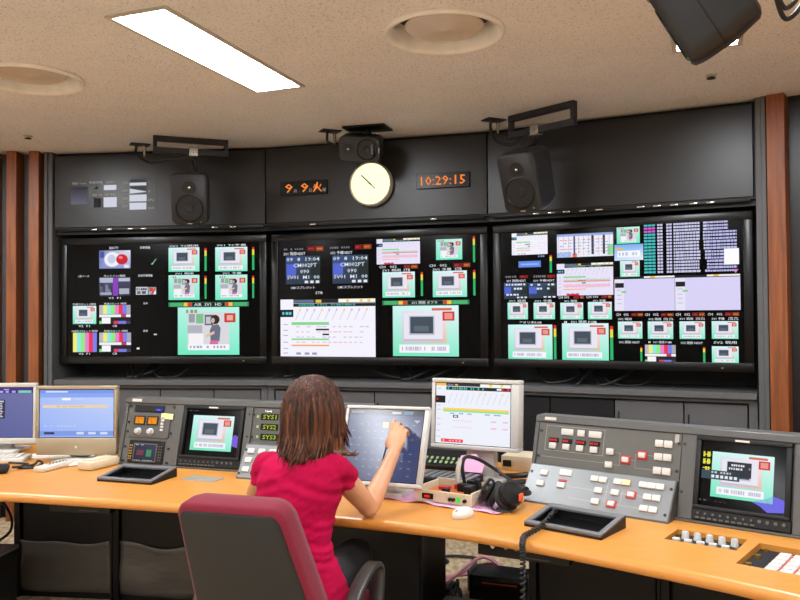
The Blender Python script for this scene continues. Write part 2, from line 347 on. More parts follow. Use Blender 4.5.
def cut_out(o, mb):
    c = mb.done('cutter', 'black'); md = o.modifiers.new('b', 'BOOLEAN'); md.object = c; md.operation = 'DIFFERENCE'; md.solver = 'EXACT'
    me = bpy.data.meshes.new_from_object(o.evaluated_get(bpy.context.evaluated_depsgraph_get()))
    o.modifiers.clear(); old = o.data; nm = old.name; o.data = me; bpy.data.meshes.remove(old); me.name = nm; me.set_sharp_from_angle(angle=radians(30))
    cm = c.data; bpy.data.objects.remove(c); bpy.data.meshes.remove(cm)
cut_out(ceil, cut)
LN = {(0, 0): 'long recessed ceiling light over the left displays', (0, 1): 'recessed ceiling light half hidden behind the tilted black loudspeaker'}
ang = math.atan2(LWv.y, LWv.x)
for r, c, p in spots:
    t = thing('ceiling_light', LN.get((r, c), 'recessed ceiling light outside the view, behind or beside the camera'), 'ceiling light', (p.x, p.y, H_CEIL), ang, 'recessed ceiling lights')
    fr = MB(); w, l = LWID, LLEN
    fr.frame(-.012, w + .012, -l - .012, .012, .02, -.008, .012); fr.frame(0, w, -l, 0, .006, .01, .06); fr.done('frame', 'lampframe', t)
    MB().box(.007, w - .007, -l + .007, -.007, .006, .02).done('diffuser', 'lamp', t)
for i, (x, y) in enumerate(AIR):
    t = thing('air_diffuser', ['round ceiling air diffuser at the left end above the wood fins', 'round ceiling air diffuser right of the long ceiling light'][i], 'air vent', (x, y, H_CEIL), 0, 'round ceiling air diffusers')
    MB().lathe([(.224, .0), (.256, -.001), (.256, -.010), (.248, -.018), (.234, -.016), (.224, -.006), (.214, .08), (.222, .08)][::-1], 48).done('outer_ring', 'diffuser', t)
    MB().lathe([(.0, .040), (.13, .038), (.155, .030), (.168, .020), (.162, .013), (.12, .010), (.05, .004), (.0, .0)], 48).done('centre_disc', 'diffdisc', t)
    MB().lathe([(0, .075), (.222, .075), (.222, .09), (0, .09)], 32).done('duct', 'diffdark', t)
for i, (x, y) in enumerate(((-2.45, 5.18), (1.577, 3.951))):
    t = thing('sprinkler_head', ['small ceiling sprinkler head near the wood fins', 'small ceiling sprinkler head beyond the tilted black loudspeaker'][i], 'sprinkler', (x, y, H_CEIL), 0)
    MB().lathe([(.0, 0), (.03, 0), (.026, -.006), (.01, -.01), (.0, -.011)], 20).done('rosette', 'lampframe', t)
    MB().cyl((0, 0, -.008), (0, 0, -.022), .006, n=10).lathe([(0, -.02), (.022, -.016), (.022, -.019), (0, -.024)], 16).done('deflector', 'diffdark', t)

# main wall: dark backing, upper panels, niche with displays, ledge
NZ0, NZ1 = 1.0, 2.088
for k in range(3):
    T = FM(k); w = S(MB(T).box(-FW - .03, FW + .03, NZ1, H_CEIL, -.03, .0).done('wall_back', 'black'))
    for x0, x1 in ([(-FW + .003, FW - .003)]):
        pn = MB(T).box(x0, x1, NZ1 + .012, H_CEIL - .028, 0, .06, .003, 1).done('wall_panel', 'panel', w)
    n = S(MB(T).box(-FW - .06, FW + .06, NZ0, NZ1 + .02, -.42, -.40).box(-FW - .03, FW + .03, NZ1 - .0, NZ1 + .012, -.42, .052).done('trim_3', 'niche'))
    MB(T).box(-FW - .02, FW + .02, NZ1 - .035, NZ1, -.02, .02).done('lintel_bar', 'black', n)
CLIPS = [[-.482, -.368, -.208, -.11, .42, .553], [-.431, .428], [-.465, -.368, -.273, -.173, -.075, .173, .265, .361, .467, .559]]
for k in range(3):
    t = thing('slotted_rail', ['slotted black rail over the left display', 'slotted black rail over the middle display', 'slotted black rail over the right display'][k], 'rail', polar(RT - .05, bay(k), NZ1), -bay(k))
    MB(face()).box(-FW + .02, FW - .02, -.014, .004, -.006, .008, .002).done('bar', 'black', t)
    for x in CLIPS[k]: MB(face()).box(x - .022, x + .022, -.011, -.001, .008, .014, .002).done('clip', 'steel', t)
# posts at the ends of the niche and the outer walls
for k, x0, x1 in ((0, -.852, -.796), (2, .796, .852)):
    S(MB(FM(k)).box(x0, x1, 0, H_CEIL, -.42, .075, .004, 1).box(x0 + (.0 if k == 0 else .03), x1 - (.03 if k == 0 else 0), 0, H_CEIL, .07, .09, .003, 1).done('trim_1' if k == 0 else 'trim_2', 'frame'))
for k in (-2, -1, 3, 4):
    w = S(MB(FM(k)).box(-FW - (.05 if k in (-2, 4) else 0), FW + (0 if k < 0 else .0), 0, H_CEIL, -.06, -.015).done('wall_left' if k < 0 else 'wall_right', 'cab' if k < 0 else 'panel'))
    if k in (-1, 3):
        xs = [.666 - .157 * i for i in range(9)] if k < 0 else [-.668 + .36 * i for i in range(4)]
        for x in xs:
            hw = .035 if k < 0 else .046
            MB(FM(k)).box(x - hw, x + hw, 0, H_CEIL - .002, -.015, .12 if k < 0 else .1, .002, 1).done('wood_fin', 'fin', w)
    S(MB(FM(k)).box(-FW, FW, 0, .09, -.015, .0).done('baseboard_left' if k < 0 else 'baseboard_right', 'cabdark'))
for nm, a in (('wall_left', (-6.0, -5.9, -4.6, 6.2)), ('wall_right', (4.9, 5.0, -4.6, 3.4)), ('wall_rear', (-6.0, 5.0, -4.55, -4.45))):
    S(MB().box(a[0], a[1], a[2], a[3], 0, H_CEIL).done(nm, 'plaster'))

# low cabinets under the displays
for k in range(3):
    t = thing('low_cabinet', ['grey low cabinet with plain doors below the left display', 'grey low cabinet behind the seated woman, below the middle display', 'grey low cabinet with one black door below the right display'][k], 'cabinet', polar(RT, bay(k)), -bay(k), 'low cabinets below the displays')
    f = face()
    MB(f).box(-FW + .002, FW - .002, 0, .975, -.42, -.01).done('body', 'cabdark', t)
    MB(f).box(-FW + .001, FW - .001, .962, 1.0, -.42, .07, .003, 1).done('ledge', 'frame', t)
    fr = MB(f).box(-FW, FW, .938, .962, -.012, .03); fr.box(-FW, -FW + .045, 0, .938, -.012, .03); fr.box(FW - .045, FW, 0, .938, -.012, .03); fr.box(-FW, FW, 0, .08, -.012, .02); fr.done('carcass_frame', 'frame', t)
    xs = [-FW + .05, -.40, -.003, .395, FW - .05]
    for j in range(4):
        black = (k == 2 and j in (0, 1))
        d = MB(f).box(xs[j] + .004, xs[j + 1] - .004, .085, .926, -.008, .022, .002, 1).done('door', 'cabdark' if black else 'cab', t)
        if black: d['label'] = 'black cabinet door'
        MB(f).box(xs[j] + .022, xs[j] + .03, .80, .86, .022, .03, .002, 1).done('handle', 'black', d)

# ------------------------------------------------------------------ the three wall displays
TVL = [('red', -.479, 1.804, -.24, 1.935), ('map', -.086, 1.828, -.04, 1.872), ('city', -.479, 1.603, -.24, 1.739), ('th1', -.199, 1.611, -.109, 1.667), ('th2', -.104, 1.611, -.045, 1.665), ('dev', -.682, 1.401, -.502, 1.533), ('bars2', -.478, 1.4, -.24, 1.537), ('bars', -.681, 1.196, -.497, 1.338), ('bars2', -.478, 1.196, -.236, 1.337), ('dev', .048, 1.774, .279, 1.948), ('met', .317, 1.777, .333, 1.941), ('dev', .397, 1.772, .634, 1.946), ('met', .669, 1.779, .685, 1.942), ('wom', .048, 1.57, .279, 1.749), ('met', .317, 1.577, .332, 1.74), ('wom', .397, 1.567, .633, 1.747), ('met', .669, 1.578, .683, 1.738), ('strip', .047, 1.52, .644, 1.553), ('wom', .117, 1.175, .573, 1.516)]
TXL = [('BEAUTY', -.4, 1.944, -.332, 1.962), ('気象情報', -.167, 1.942, -.09, 1.962), ('1系ベース', -.638, 1.742, -.555, 1.758), ('カットイン1現用', -.442, 1.741, -.281, 1.757), ('完成字幕情報', -.181, 1.74, -.072, 1.758), ('V3  P1', -.407, 1.581, -.313, 1.596), ('外線スロット1現用', -.682, 1.537, -.506, 1.553), ('放送スロット1現用', -.442, 1.54, -.272, 1.555), ('V2  P1', -.638, 1.378, -.55, 1.393), ('CB', -.378, 1.378, -.341, 1.393), ('CM空スロット現用', -.693, 1.342, -.492, 1.356), ('放送スロット1現用', -.442, 1.341, -.263, 1.356), ('V2  P1', -.637, 1.176, -.55, 1.191), ('CB', -.378, 1.177, -.341, 1.192), ('信号', -.143, 1.54, -.109, 1.555), ('風速', -.143, 1.341, -.109, 1.356), ('SV1 TS現用', .055, 1.951, .27, 1.967), ('SV1 TS予備', .41, 1.952, .624, 1.967), ('SV1 現用', .099, 1.752, .234, 1.767), ('SV1 予備', .452, 1.75, .589, 1.766), ('AIR  SV1  HD', .24, 1.525, .445, 1.547)]
TVM = [('q', -.665, 1.672, -.404, 1.869), ('q', -.314, 1.671, -.051, 1.867), ('sheet', -.708, 1.165, -.002, 1.565), ('sheet2', .01, 1.796, .316, 1.969), ('wom', .427, 1.816, .605, 1.953), ('met', .677, 1.795, .691, 1.967), ('dev', .05, 1.569, .279, 1.742), ('met', .32, 1.577, .335, 1.738), ('dev', .403, 1.568, .635, 1.742), ('met', .677, 1.576, .692, 1.744), ('strip', .049, 1.518, .65, 1.548), ('dev', .122, 1.173, .577, 1.512)]
TXM = [('SV1 現用NEXT', -.681, 1.874, -.516, 1.899), ('SV1 予備NEXT', -.327, 1.873, -.166, 1.897), ('CM1スプレジット', -.629, 1.637, -.445, 1.657), ('CM1スプレジット', -.277, 1.635, -.09, 1.656), ('STB', -.44, 1.6, -.386, 1.618), ('CH   002', .027, 1.769, .153, 1.787), ('CH   002', .377, 1.77, .5, 1.788), ('SV1 現用', .051, 1.744, .18, 1.763), ('STB', .2, 1.744, .247, 1.763), ('SV1 予備', .404, 1.743, .53, 1.762), ('STB', .555, 1.743, .602, 1.762), ('SV1 現用 オフラ', .256, 1.522, .433, 1.542)]
RDM = [(-.5, 1.904, -.441, 1.936, 0), (-.436, 1.902, -.38, 1.934, 1), (-.148, 1.904, -.091, 1.937, 0), (-.086, 1.905, -.028, 1.937, 1), (.202, 1.764, .248, 1.79, 0), (.252, 1.763, .3, 1.789, 1), (.547, 1.764, .608, 1.792, 0), (.612, 1.764, .658, 1.792, 1)]
TVR = [('sheet', -.649, 1.831, -.413, 1.972), ('blue', -.605, 1.75, -.458, 1.79), ('met', -.401, 1.712, -.386, 1.823), ('grid', -.352, 1.804, -.004, 1.949), ('sheet2', -.355, 1.565, -.006, 1.764), ('q2', -.704, 1.55, -.546, 1.654), ('q2', -.54, 1.551, -.36, 1.649), ('dev', -.681, 1.417, -.546, 1.525), ('dev', -.508, 1.417, -.37, 1.523), ('dev', -.335, 1.415, -.192, 1.52), ('dev', -.162, 1.415, -.017, 1.522), ('dev', -.679, 1.158, -.388, 1.383), ('met', -.379, 1.165, -.363, 1.379), ('dev', -.326, 1.16, -.038, 1.391), ('met', -.029, 1.167, -.011, 1.374), ('wom', .018, 1.874, .154, 1.974), ('lb', .003, 1.772, .173, 1.869), ('dev', .036, 1.671, .151, 1.769), ('table', .178, 1.685, .699, 1.985), ('lav', .001, 1.466, .35, 1.672), ('lav', .352, 1.466, .706, 1.672), ('dev', .019, 1.298, .162, 1.401), ('dev', .194, 1.297, .338, 1.401), ('dev', .374, 1.298, .514, 1.401), ('dev', .551, 1.3, .692, 1.402), ('bars2', .176, 1.156, .351, 1.262), ('met', .149, 1.164, .16, 1.248), ('met', .502, 1.161, .514, 1.252), ('dev', .55, 1.161, .692, 1.257)]
TXR = [('SV1 現用NEXT', -.686, 1.657, -.556, 1.674), ('SV1 予備NEXT', -.507, 1.655, -.37, 1.671), ('CH 001', -.349, 1.545, -.28, 1.563), ('CH 001', -.173, 1.546, -.1, 1.562), ('SV1 現用', -.67, 1.528, -.56, 1.543), ('SV1 予備', -.5, 1.526, -.39, 1.541), ('SV1 現用', -.309, 1.523, -.23, 1.537), ('SV1 予備', -.131, 1.523, -.054, 1.537), ('アオリ本RGB', -.602, 1.389, -.455, 1.405), ('M   SV1 現用 PGM', -.311, 1.389, -.111, 1.408), ('CH   002', .008, 1.435, .083, 1.451), ('CH   002', .177, 1.434, .257, 1.45), ('CH   002', .352, 1.433, .434, 1.45), ('CH   002', .53, 1.435, .609, 1.449), ('SV2 現用', .02, 1.408, .1, 1.423), ('SV2 現用', .199, 1.407, .27, 1.422), ('STB ST6', .285, 1.407, .34, 1.422), ('SV1 現用', .376, 1.409, .45, 1.423), ('STB ST6', .465, 1.409, .514, 1.423), ('SV1 予備', .552, 1.408, .62, 1.424), ('STB ST6', .64, 1.408, .694, 1.424), ('SV2 現用 NEXT', .025, 1.268, .146, 1.284), ('M   SV1 現用 PGM', .197, 1.27, .327, 1.285), ('SV2 現用 NEXT', .38, 1.267, .501, 1.283), ('SV2 現用', .56, 1.271, .683, 1.287)]
RDR = [(-.599, 1.681, -.543, 1.7, 0), (-.42, 1.679, -.366, 1.699, 0), (-.252, 1.544, -.215, 1.562, 0), (-.21, 1.544, -.186, 1.562, 1), (-.079, 1.544, -.045, 1.563, 0), (-.04, 1.544, -.016, 1.563, 1), (.099, 1.433, .13, 1.452, 0), (.135, 1.433, .167, 1.452, 1), (.271, 1.432, .302, 1.45, 0), (.307, 1.432, .341, 1.45, 1), (.444, 1.431, .477, 1.452, 0), (.482, 1.431, .514, 1.452, 1), (.623, 1.432, .658, 1.452, 0), (.663, 1.432, .698, 1.452, 1)]
def tile(p, kind, R):
    q = lambda a, b, c, d, col, k=2: p.rect(*lerp2(R, a, b, c, d), col, k)
    w = R[2] - R[0]; h = R[3] - R[1]
    if kind == 'dev': dev_tile(p, R)
    elif kind == 'wom': wom_tile(p, R)
    elif kind == 'bars': bars_tile(p, R)
    elif kind == 'bars2': bars2_tile(p, R)
    elif kind == 'met': met_tile(p, R)
    elif kind == 'strip': strip_tile(p, R)
    elif kind == 'sheet': sheet_tile(p, R)
    elif kind == 'sheet2':
        sheet_tile(p, R, 1, True); q(.12, .42, .95, .46, (226, 150, 130), 4); q(.12, .47, .95, .49, (150, 206, 150), 4); q(.12, .26, .95, .34, (238, 190, 214), 4); q(.18, .0, .4, .05, (230, 40, 50), 4)
    elif kind == 'q': q_tile(p, R)
    elif kind == 'q2': q_tile(p, R, 1, False)
    elif kind == 'red':
        p.rect(*R, [(120, 130, 196), (150, 160, 214), (224, 226, 240), (110, 120, 186)], 1); p.disc(R[0] + .42 * w, R[1] + .5 * h, .26 * w, .42 * h, (236, 238, 246), 2); p.disc(R[0] + .4 * w, R[1] + .52 * h, .13 * w, .25 * h, (196, 204, 226), 3)
        p.disc(R[0] + .73 * w, R[1] + .5 * h, .19 * w, .29 * h, (204, 22, 40), 3); p.disc(R[0] + .69 * w, R[1] + .6 * h, .07 * w, .08 * h, (250, 130, 130), 4); q(.8, .02, .95, .2, (230, 230, 240), 3); q(.03, .6, .16, .95, (70, 80, 150), 3)
    elif kind == 'city':
        p.rect(*R, [(40, 42, 60), (34, 36, 52), (70, 74, 104), (90, 96, 124)], 1)
        for i in range(9):
            a = random.random() * .8; q(a, .05, a + .1, .3 + .55 * random.random(), random.choice([(120, 124, 150), (70, 72, 96), (56, 58, 80), (150, 156, 186)]), 2)
        q(.02, .72, .44, .98, (178, 184, 206), 3); q(.62, .78, .98, .96, (186, 190, 210), 3); q(.44, .02, .6, .96, (140, 60, 190), 4); q(.64, .1, .96, .4, (170, 176, 196), 3); q(.04, .06, .4, .2, (160, 165, 190), 3)
    elif kind == 'map': p.poly([(R[0] + a * w, R[1] + b * h) for a, b in ((0, .1), (.3, 0), (.6, .5), (1, 1), (.7, .8), (.35, .3))], (150, 226, 170), 1)
    elif kind == 'th1': p.rect(*R, (206, 206, 216), 1); p.dashes(*lerp2(R, .05, .55, .95, .85), (60, 60, 70), 5, 2); q(.1, .1, .4, .45, (90, 90, 110)); q(.5, .1, .85, .45, (70, 70, 90))
    elif kind == 'th2': p.rect(*R, (120, 190, 200), 1); q(.1, .4, .6, .95, (220, 60, 60)); q(.5, .05, .95, .5, (236, 236, 240)); p.poly([(R[0] + a * w, R[1] + b * h) for a, b in ((.3, 0), (.6, 0), (1, .9), (.8, 1))], (210, 60, 70), 3)
    elif kind == 'blue': p.rect(*R, (96, 134, 226), 1); q(.1, .35, .9, .62, (150, 180, 250))
    elif kind == 'lb': p.rect(*R, [(206, 226, 252), (236, 244, 252), (120, 176, 240), (120, 176, 240)], 1); q(.1, .2, .9, .6, (246, 248, 254)); q(.05, .66, .3, .8, (220, 190, 90)); p.dashes(*lerp2(R, .15, .3, .85, .5), (190, 200, 220), 6, 3)
    elif kind == 'grid':
        p.rect(*R, (236, 236, 246), 1); q(0, .9, 1, 1, (150, 170, 220)); q(0, 0, .26, .2, (170, 190, 236)); q(.28, 0, .36, .16, (230, 110, 90)); q(.9, .04, 1, .5, (150, 214, 160))
        for i in range(11): q(.03 + i * .09, .05, .034 + i * .09, .9, (90, 100, 150), 3)
        for j in range(5): p.dashes(*lerp2(R, .05, .2 + j * .13, .95, .23 + j * .13), ((150, 160, 200), (226, 120, 120), (120, 150, 226))[j % 3], 11, 4)
        q(.62, .1, .66, .9, (50, 50, 70), 4); q(.82, .1, .86, .9, (50, 50, 70), 4); q(.3, .1, .33, .9, (70, 70, 120), 4)
    elif kind == 'lav':
        p.rect(*R, (216, 210, 246), 1); q(0, .93, 1, 1, (24, 24, 30)); q(.5, .95, 1, 1, (244, 240, 236), 3); q(.6, .95, .68, 1, (236, 190, 70), 4); q(0, 0, .16, .93, (230, 226, 246), 2); q(.01, .68, .16, .82, (24, 24, 30), 3)
        for yy in (.6, .45, .33, .2): q(.04, yy, .12, yy + .02, (180, 180, 206), 3)
        q(.12, .53, .2, .58, (110, 206, 110), 3)
    elif kind == 'table':
        n = 16
        for j in range(n):
            y1 = R[3] - (j + .12) * h / n; y0 = R[3] - (j + .78) * h / n
            mg = j in (1, 2)
            for a, b in ((.0, .04), (.045, .085), (.09, .125)): p.rect(*lerp2(R, a, 0, b, 1)[:1], y0, lerp2(R, a, 0, b, 1)[2], y1, (206, 96, 206) if mg else (70, 190, 190), 1)
            wcol = (204, 204, 236)
            for a, b, k in ((.148, .212, 2), (.248, .312, 2)):
                for q in range(k): p.rect(R[0] + (a + (b - a) * q / k) * w, y0, R[0] + (a + (b - a) * (q + .82) / k) * w, y1, wcol, 1)
            x = .325; rt = random.Random(j // 3)
            while x < (.9 if j < 3 else .985):
                g = rt.choice((.018, .026, .04)); e_ = min(x + g, .9 if j < 3 else .985)
                if not .60 < x < .635: p.rect(R[0] + x * w, y0, R[0] + e_ * w, y1 - (.002 if x > .7 and j % 2 else 0), wcol if x < .66 else (188, 188, 236), 1)
                x = e_ + .005
        p.rect(.623, 1.727, .702, 1.819, (252, 250, 255), 6); p.poly([(.668, 1.698), (.683, 1.677), (.697, 1.698)], (226, 120, 214), 6)
KINDN = dict(met='level_meter', strip='level_meter')
def display(k, tiles, texts, reds, label):
    t = thing('wall_display', label, 'display', polar(RT, bay(k), 1.57), -bay(k), 'wall displays in the niche')
    f = face(0, (0, 0, -1.57)); HW, Z0, Z1 = .775, 1.111, 2.029
    MB(f).frame(-HW, HW, Z0, Z1, .055, -.03, .0, .004, w4=(.05, .05, .052, .048)).done('bezel', 'tvb', t)
    MB(f).box(-HW + .02, HW - .02, Z0 + .02, Z1 - .02, -.10, -.03, .01).box(-.3, .3, 1.3, 1.8, -.40, -.09).done('back_shell', 'black', t)
    MB(f).box(.60, .612, Z0 + .018, Z0 + .026, .0, .003).done('indicator', 'brass', t)
    s = MB(f).box(-HW + .045, HW - .045, Z0 + .045, Z1 - .04, -.03, -.008).done('screen', 'tvs', t)
    for r in tiles:
        p = Pic(f, -.0075); tile(p, r[0], r[1:])
        vw = p.done(KINDN.get(r[0], 'video_window'), s)
        if r[0] == 'table': vw['kind'] = 'stuff'
    p = Pic(f, -.0075)
    for st, *R in texts: p.text(st, *R, (226, 228, 236), 4)
    for *R, c in reds:
        p.rect(*R, [(120, 16, 22), (150, 64, 26)][c], 1); p.dashes(*lerp2(R, .15, .35, .85, .65), [(206, 60, 60), (226, 140, 70)][c], 3, 2)
    if k == 0: p.rect(-.064, 1.318, -.041, 1.327, (220, 220, 220), 1); p.rect(-.193, 1.215, -.172, 1.228, (240, 240, 240), 1)
    if k == 1:
        p.dashes(-.681, 1.913, -.527, 1.925, (120, 120, 130), 9, 1); p.dashes(-.331, 1.914, -.18, 1.927, (120, 120, 130), 9, 1)
    if k == 2: p.dashes(-.693, 1.686, -.604, 1.698, (120, 120, 130), 6, 1); p.dashes(-.506, 1.683, -.424, 1.697, (120, 120, 130), 6, 1); p.dashes(-.475, 1.813, -.427, 1.823, (120, 160, 210), 3, 1)
    tag(p.done('captions', s), kind='stuff'); return t
display(0, TVL, TXL, [], 'left wall display with colour bars and mostly black screen')
display(1, TVM, TXM, RDM, 'middle wall display with a white timetable in its lower left')
display(2, TVR, TXR, RDR, 'right wall display with a dense data table at its upper right')
# cables lying in the niche under the displays
for k, x, lab in ((0, -.3, 'left'), (1, .1, 'middle'), (2, -.33, 'right')):
    f = FM(k); mb = MB(f); rr = random.Random(k)
    for j in range(4):
        x0 = x + rr.uniform(-.25, .2); x1 = x + rr.uniform(0, .5)
        mb.tube([(x0, 1.13, -.2), (x0 + .05, 1.06, -.12), ((x0 + x1) / 2, 1.015, -.06 + .03 * j), (x1, 1.02 + .02 * j, -.1), (x1 + .1, 1.12, -.2)], .007, 6, 6)
    tag(mb.done('cable_bundle', 'cable'), 'black cables drooping under the %s wall display' % lab, 'cable', 'cables under the displays')

# ------------------------------------------------------------------ signs and clocks on the upper panels
OFF = .06
t = thing('status_board', 'lit status board with white fields on the upper left wall panel', 'sign', polar(RT - OFF, bay(0), 2.33), -bay(0)); f = face(0, (0, 0, -2.33))
MB(f).box(-.68, -.01, 2.21, 2.45, .0, .0015).done('plate', 'panel', t)
p = Pic(f, .002); Wt = (206, 208, 222)
p.rect(-.66, 2.268, -.532, 2.394, [(96, 96, 110), (96, 96, 110), (40, 40, 48), (40, 40, 48)], 1)
for st, R in (('雨量ﾚﾍﾞﾙ mm', (-.649, 2.411, -.545, 2.429)), ('警報情報', (-.519, 2.415, -.418, 2.432)), ('換気', (-.391, 2.414, -.332, 2.430)), ('空き情報', (-.498, 2.324, -.319, 2.340)), ('気温', (-.268, 2.406, -.226, 2.424)), ('湿度', (-.268, 2.35, -.226, 2.368)), ('気圧', (-.268, 2.292, -.226, 2.311)), ('風向', (-.268, 2.236, -.226, 2.256)), ('℃', (-.075, 2.406, -.06, 2.42)), ('%', (-.075, 2.341, -.055, 2.357)), ('hPa', (-.073, 2.279, -.034, 2.296)), ('m/s', (-.073, 2.223, -.026, 2.238))): p.text(st, *R, (150, 148, 140), 2)
p.rect(-.213, 2.393, -.088, 2.414, Wt, 1); p.rect(-.213, 2.414, -.088, 2.441, (58, 58, 62), 1)
p.poly([(-.212, 2.336), (-.09, 2.345), (-.09, 2.35), (-.212, 2.372)], Wt, 2); p.rect(-.212, 2.336, -.09, 2.388, (64, 64, 66), 1)
p.rect(-.215, 2.279, -.086, 2.327, Wt, 1); p.rect(-.214, 2.22, -.088, 2.269, Wt, 1); p.rect(-.408, 2.366, -.313, 2.402, Wt, 1); p.rect(-.41, 2.242, -.31, 2.314, Wt, 1)
for i, c in enumerate(((90, 90, 96), (20, 20, 22), (34, 34, 38), (12, 12, 14), (80, 80, 84))): p.rect(-.5 + i * .017, 2.242, -.483 + i * .017, 2.31, c, 1)
p.poly([(-.481, 2.375), (-.45, 2.375), (-.466, 2.401)], (10, 10, 10), 1)
p.done('lettering', t, 'picture')
def sign(nm, label, k, R, items, cat):
    cx, cz = (R[0] + R[2]) / 2, (R[1] + R[3]) / 2
    c = FM(k, -OFF) @ Vector((cx, cz, 0)); t = thing(nm, label, cat, c, -bay(k)); f = face(0, (-cx, 0, -cz))
    MB(f).box(R[0], R[2], R[1], R[3], 0, .018, .002, 1).done('case', 'blackgloss', t)
    p = Pic(f, .0185)
    for st, *r, col in items: p.text(st, *r, col, 1)
    p.done('digits', t); return t
OR = (255, 138, 54); GR = (150, 140, 126)
sign('date_display', 'black date sign with orange digits left of the round clock', 1, (-.669, 2.287, -.317, 2.385), [('9', -.63, 2.305, -.572, 2.367, OR), ('月', -.566, 2.303, -.543, 2.325, GR), ('9', -.512, 2.305, -.454, 2.367, OR), ('日', -.448, 2.303, -.428, 2.325, GR), ('火', -.42, 2.300, -.355, 2.370, OR), ('曜', -.35, 2.303, -.325, 2.325, GR)], 'sign')
sign('time_display', 'black digital time sign reading 10:29:15 in orange', 1, (.317, 2.284, .675, 2.384), [('10:29:15', .347, 2.303, .648, 2.365, OR)], 'clock')
c = FM(1, -OFF) @ Vector((.0075, 2.3305, 0)); t = thing('wall_clock', 'round glowing cream wall clock between the two orange signs', 'clock', c, -bay(1)); f = face()
MB(f).lathe([(.0, 0), (.142, 0), (.150, .012), (.150, .05), (.142, .062), (.138, .062), (.138, .045), (0, .045)], 56).done('case', 'lampframe', t)
MB(f).lathe([(0, .046), (.1385, .046), (.13, .054), (0, .056)], 56).done('face', 'clockface', t)
mb = MB(f)
for i in range(12):
    a = i * pi / 6; mb.box(-.002, .002, .108, .118, .0565, .058, M=Matrix.Rotation(a, 4, 'Z'))
mb.done('hour_marks', 'beige', t)
MB(f).box(-.0042, .0042, -.016, .086, .058, .061, M=Matrix.Rotation(radians(46), 4, 'Z')).done('hour_hand', 'cabdark', t)
MB(f).box(-.003, .003, -.016, .052, .061, .064, M=Matrix.Rotation(radians(-134), 4, 'Z')).done('minute_hand', 'cabdark', t)
MB(f).box(-.0012, .0012, -.02, .1, .064, .066, M=Matrix.Rotation(radians(-90), 4, 'Z')).done('second_hand', 'steel', t)
MB(f).cyl((0, 0, .056), (0, 0, .069), .006, n=12).done('pin', 'cabdark', t)

# ------------------------------------------------------------------ loudspeakers, their brackets and feeds
def rim(hw, hh, r, z, n=8):
    out = []
    for cx, cy, a0 in ((hw - r, hh - r, 0), (-hw + r, hh - r, 90), (-hw + r, -hh + r, 180), (hw - r, -hh + r, 270)):
        for j in range(n + 1):
            a = radians(a0 + 90 * j / n); out.append(Vector((cx + r * cos(a), cy + r * sin(a), z)))
    return out
def loudspeaker(nm, label, M, w, h, d, wr, wy, tr, ty, lab_led=True):
    t = thing(nm, label, 'loudspeaker', group='black loudspeakers near the ceiling'); t.matrix_world = M
    hw, hh = w / 2, h / 2
    MB().rings([rim(hw * .80, hh * .84, .035, -d), rim(hw * .9, hh * .92, .045, -d * .97), rim(hw, hh, .05, -d * .62), rim(hw * 1.0, hh, .05, -d * .2), rim(hw * .985, hh * .985, .046, -.022), rim(hw * .95, hh * .962, .042, -.006), rim(hw * .88, hh * .92, .036, 0)]).done('cabinet', 'speaker', t)
    MB(Matrix.Translation((0, wy, 0))).lathe([(wr * 1.08, -.002), (wr * 1.08, .004), (wr, .007), (wr * .95, .001), (wr * .9, .0008)], 40).done('woofer_ring', 'black', t)
    MB(Matrix.Translation((0, wy, 0))).lathe([(0, .004), (wr * .3, .006), (wr * .36, .0015), (wr * .95, .003), (wr * .95, .0005), (0, .0005)], 40).done('woofer', 'cone', t)
    MB(Matrix.Translation((0, ty, 0))).lathe([(tr * 2.2, .0008), (tr * 2.2, .003), (tr * 1.2, .0015), (tr * 1.15, .003), (0, .003)][::-1], 32).done('tweeter_dish', 'cone', t)
    MB(Matrix.Translation((0, ty, 0))).ball((0, 0, .002), tr * .55, (1, 1, .6)).done('tweeter', 'steel', t)
    MB().box(hw * .55, hw * .6, -hh * .86, -hh * .83, 0, .002).done('led', 'led', t)
    MB().box(-.016, .016, -hh * .93, -hh * .90, .0, .0015).done('badge', 'steel', t)
    return t
def aim(o, yaw, pitch, roll=0):      # front looks along -y turned by yaw, tipped down by pitch
    return Matrix.Translation(o) @ Matrix.Rotation(yaw, 4, 'Z') @ Matrix.Rotation(pitch, 4, 'X') @ face() @ Matrix.Rotation(roll, 4, 'Z')
loudspeaker('loudspeaker', 'black loudspeaker hanging beside the lit status board, over the left display', aim((-1.352, 5.06, 2.203), .17, radians(14)), .237, .34, .22, .085, -.055, .02, .075)
loudspeaker('loudspeaker', 'black loudspeaker lying on its side just above the round clock', aim((-.25, 4.93, 2.492), -.14, radians(20), radians(86)), .172, .275, .18, .062, -.05, .016, .072)
loudspeaker('loudspeaker', 'black loudspeaker hanging over the left end of the right display', aim((.672, 4.42, 2.187), -.62, radians(20)), .237, .35, .24, .085, -.055, .02, .075)
_f = Vector((-.78, .46, -.50)).normalized(); _u = (Vector((-.50, 0, .85)) - _f * _f.dot(Vector((-.50, 0, .85)))).normalized(); _r = _u.cross(_f)
M4 = Matrix((_r, _u, _f)).transposed().to_4x4(); M4.translation = Vector((.878, 2.30, 2.385)) + _f * .11
t4 = loudspeaker('loudspeaker', 'large tilted black loudspeaker close to the ceiling at the top right', M4, .235, .345, .225, .085, -.055, .02, .075)
MB().rings([rim(.1185, .1735, .05, z) for z in (-.105, -.099)]).done('seam_gasket', 'black', t4)
MB().box(-.05, .05, -.10, .02, -.232, -.222, .003, 1).cyl((-.02, -.05, -.235), (-.02, -.05, -.26), .014, n=12).cyl((.02, -.05, -.235), (.02, -.05, -.26), .014, n=12).done('connector_panel', 'black', t4)
t = thing('ceiling_bracket', 'dark ceiling arm holding the tilted loudspeaker at the top right', 'bracket', (.93, 2.36, H_CEIL), 0, 'speaker brackets on the ceiling')
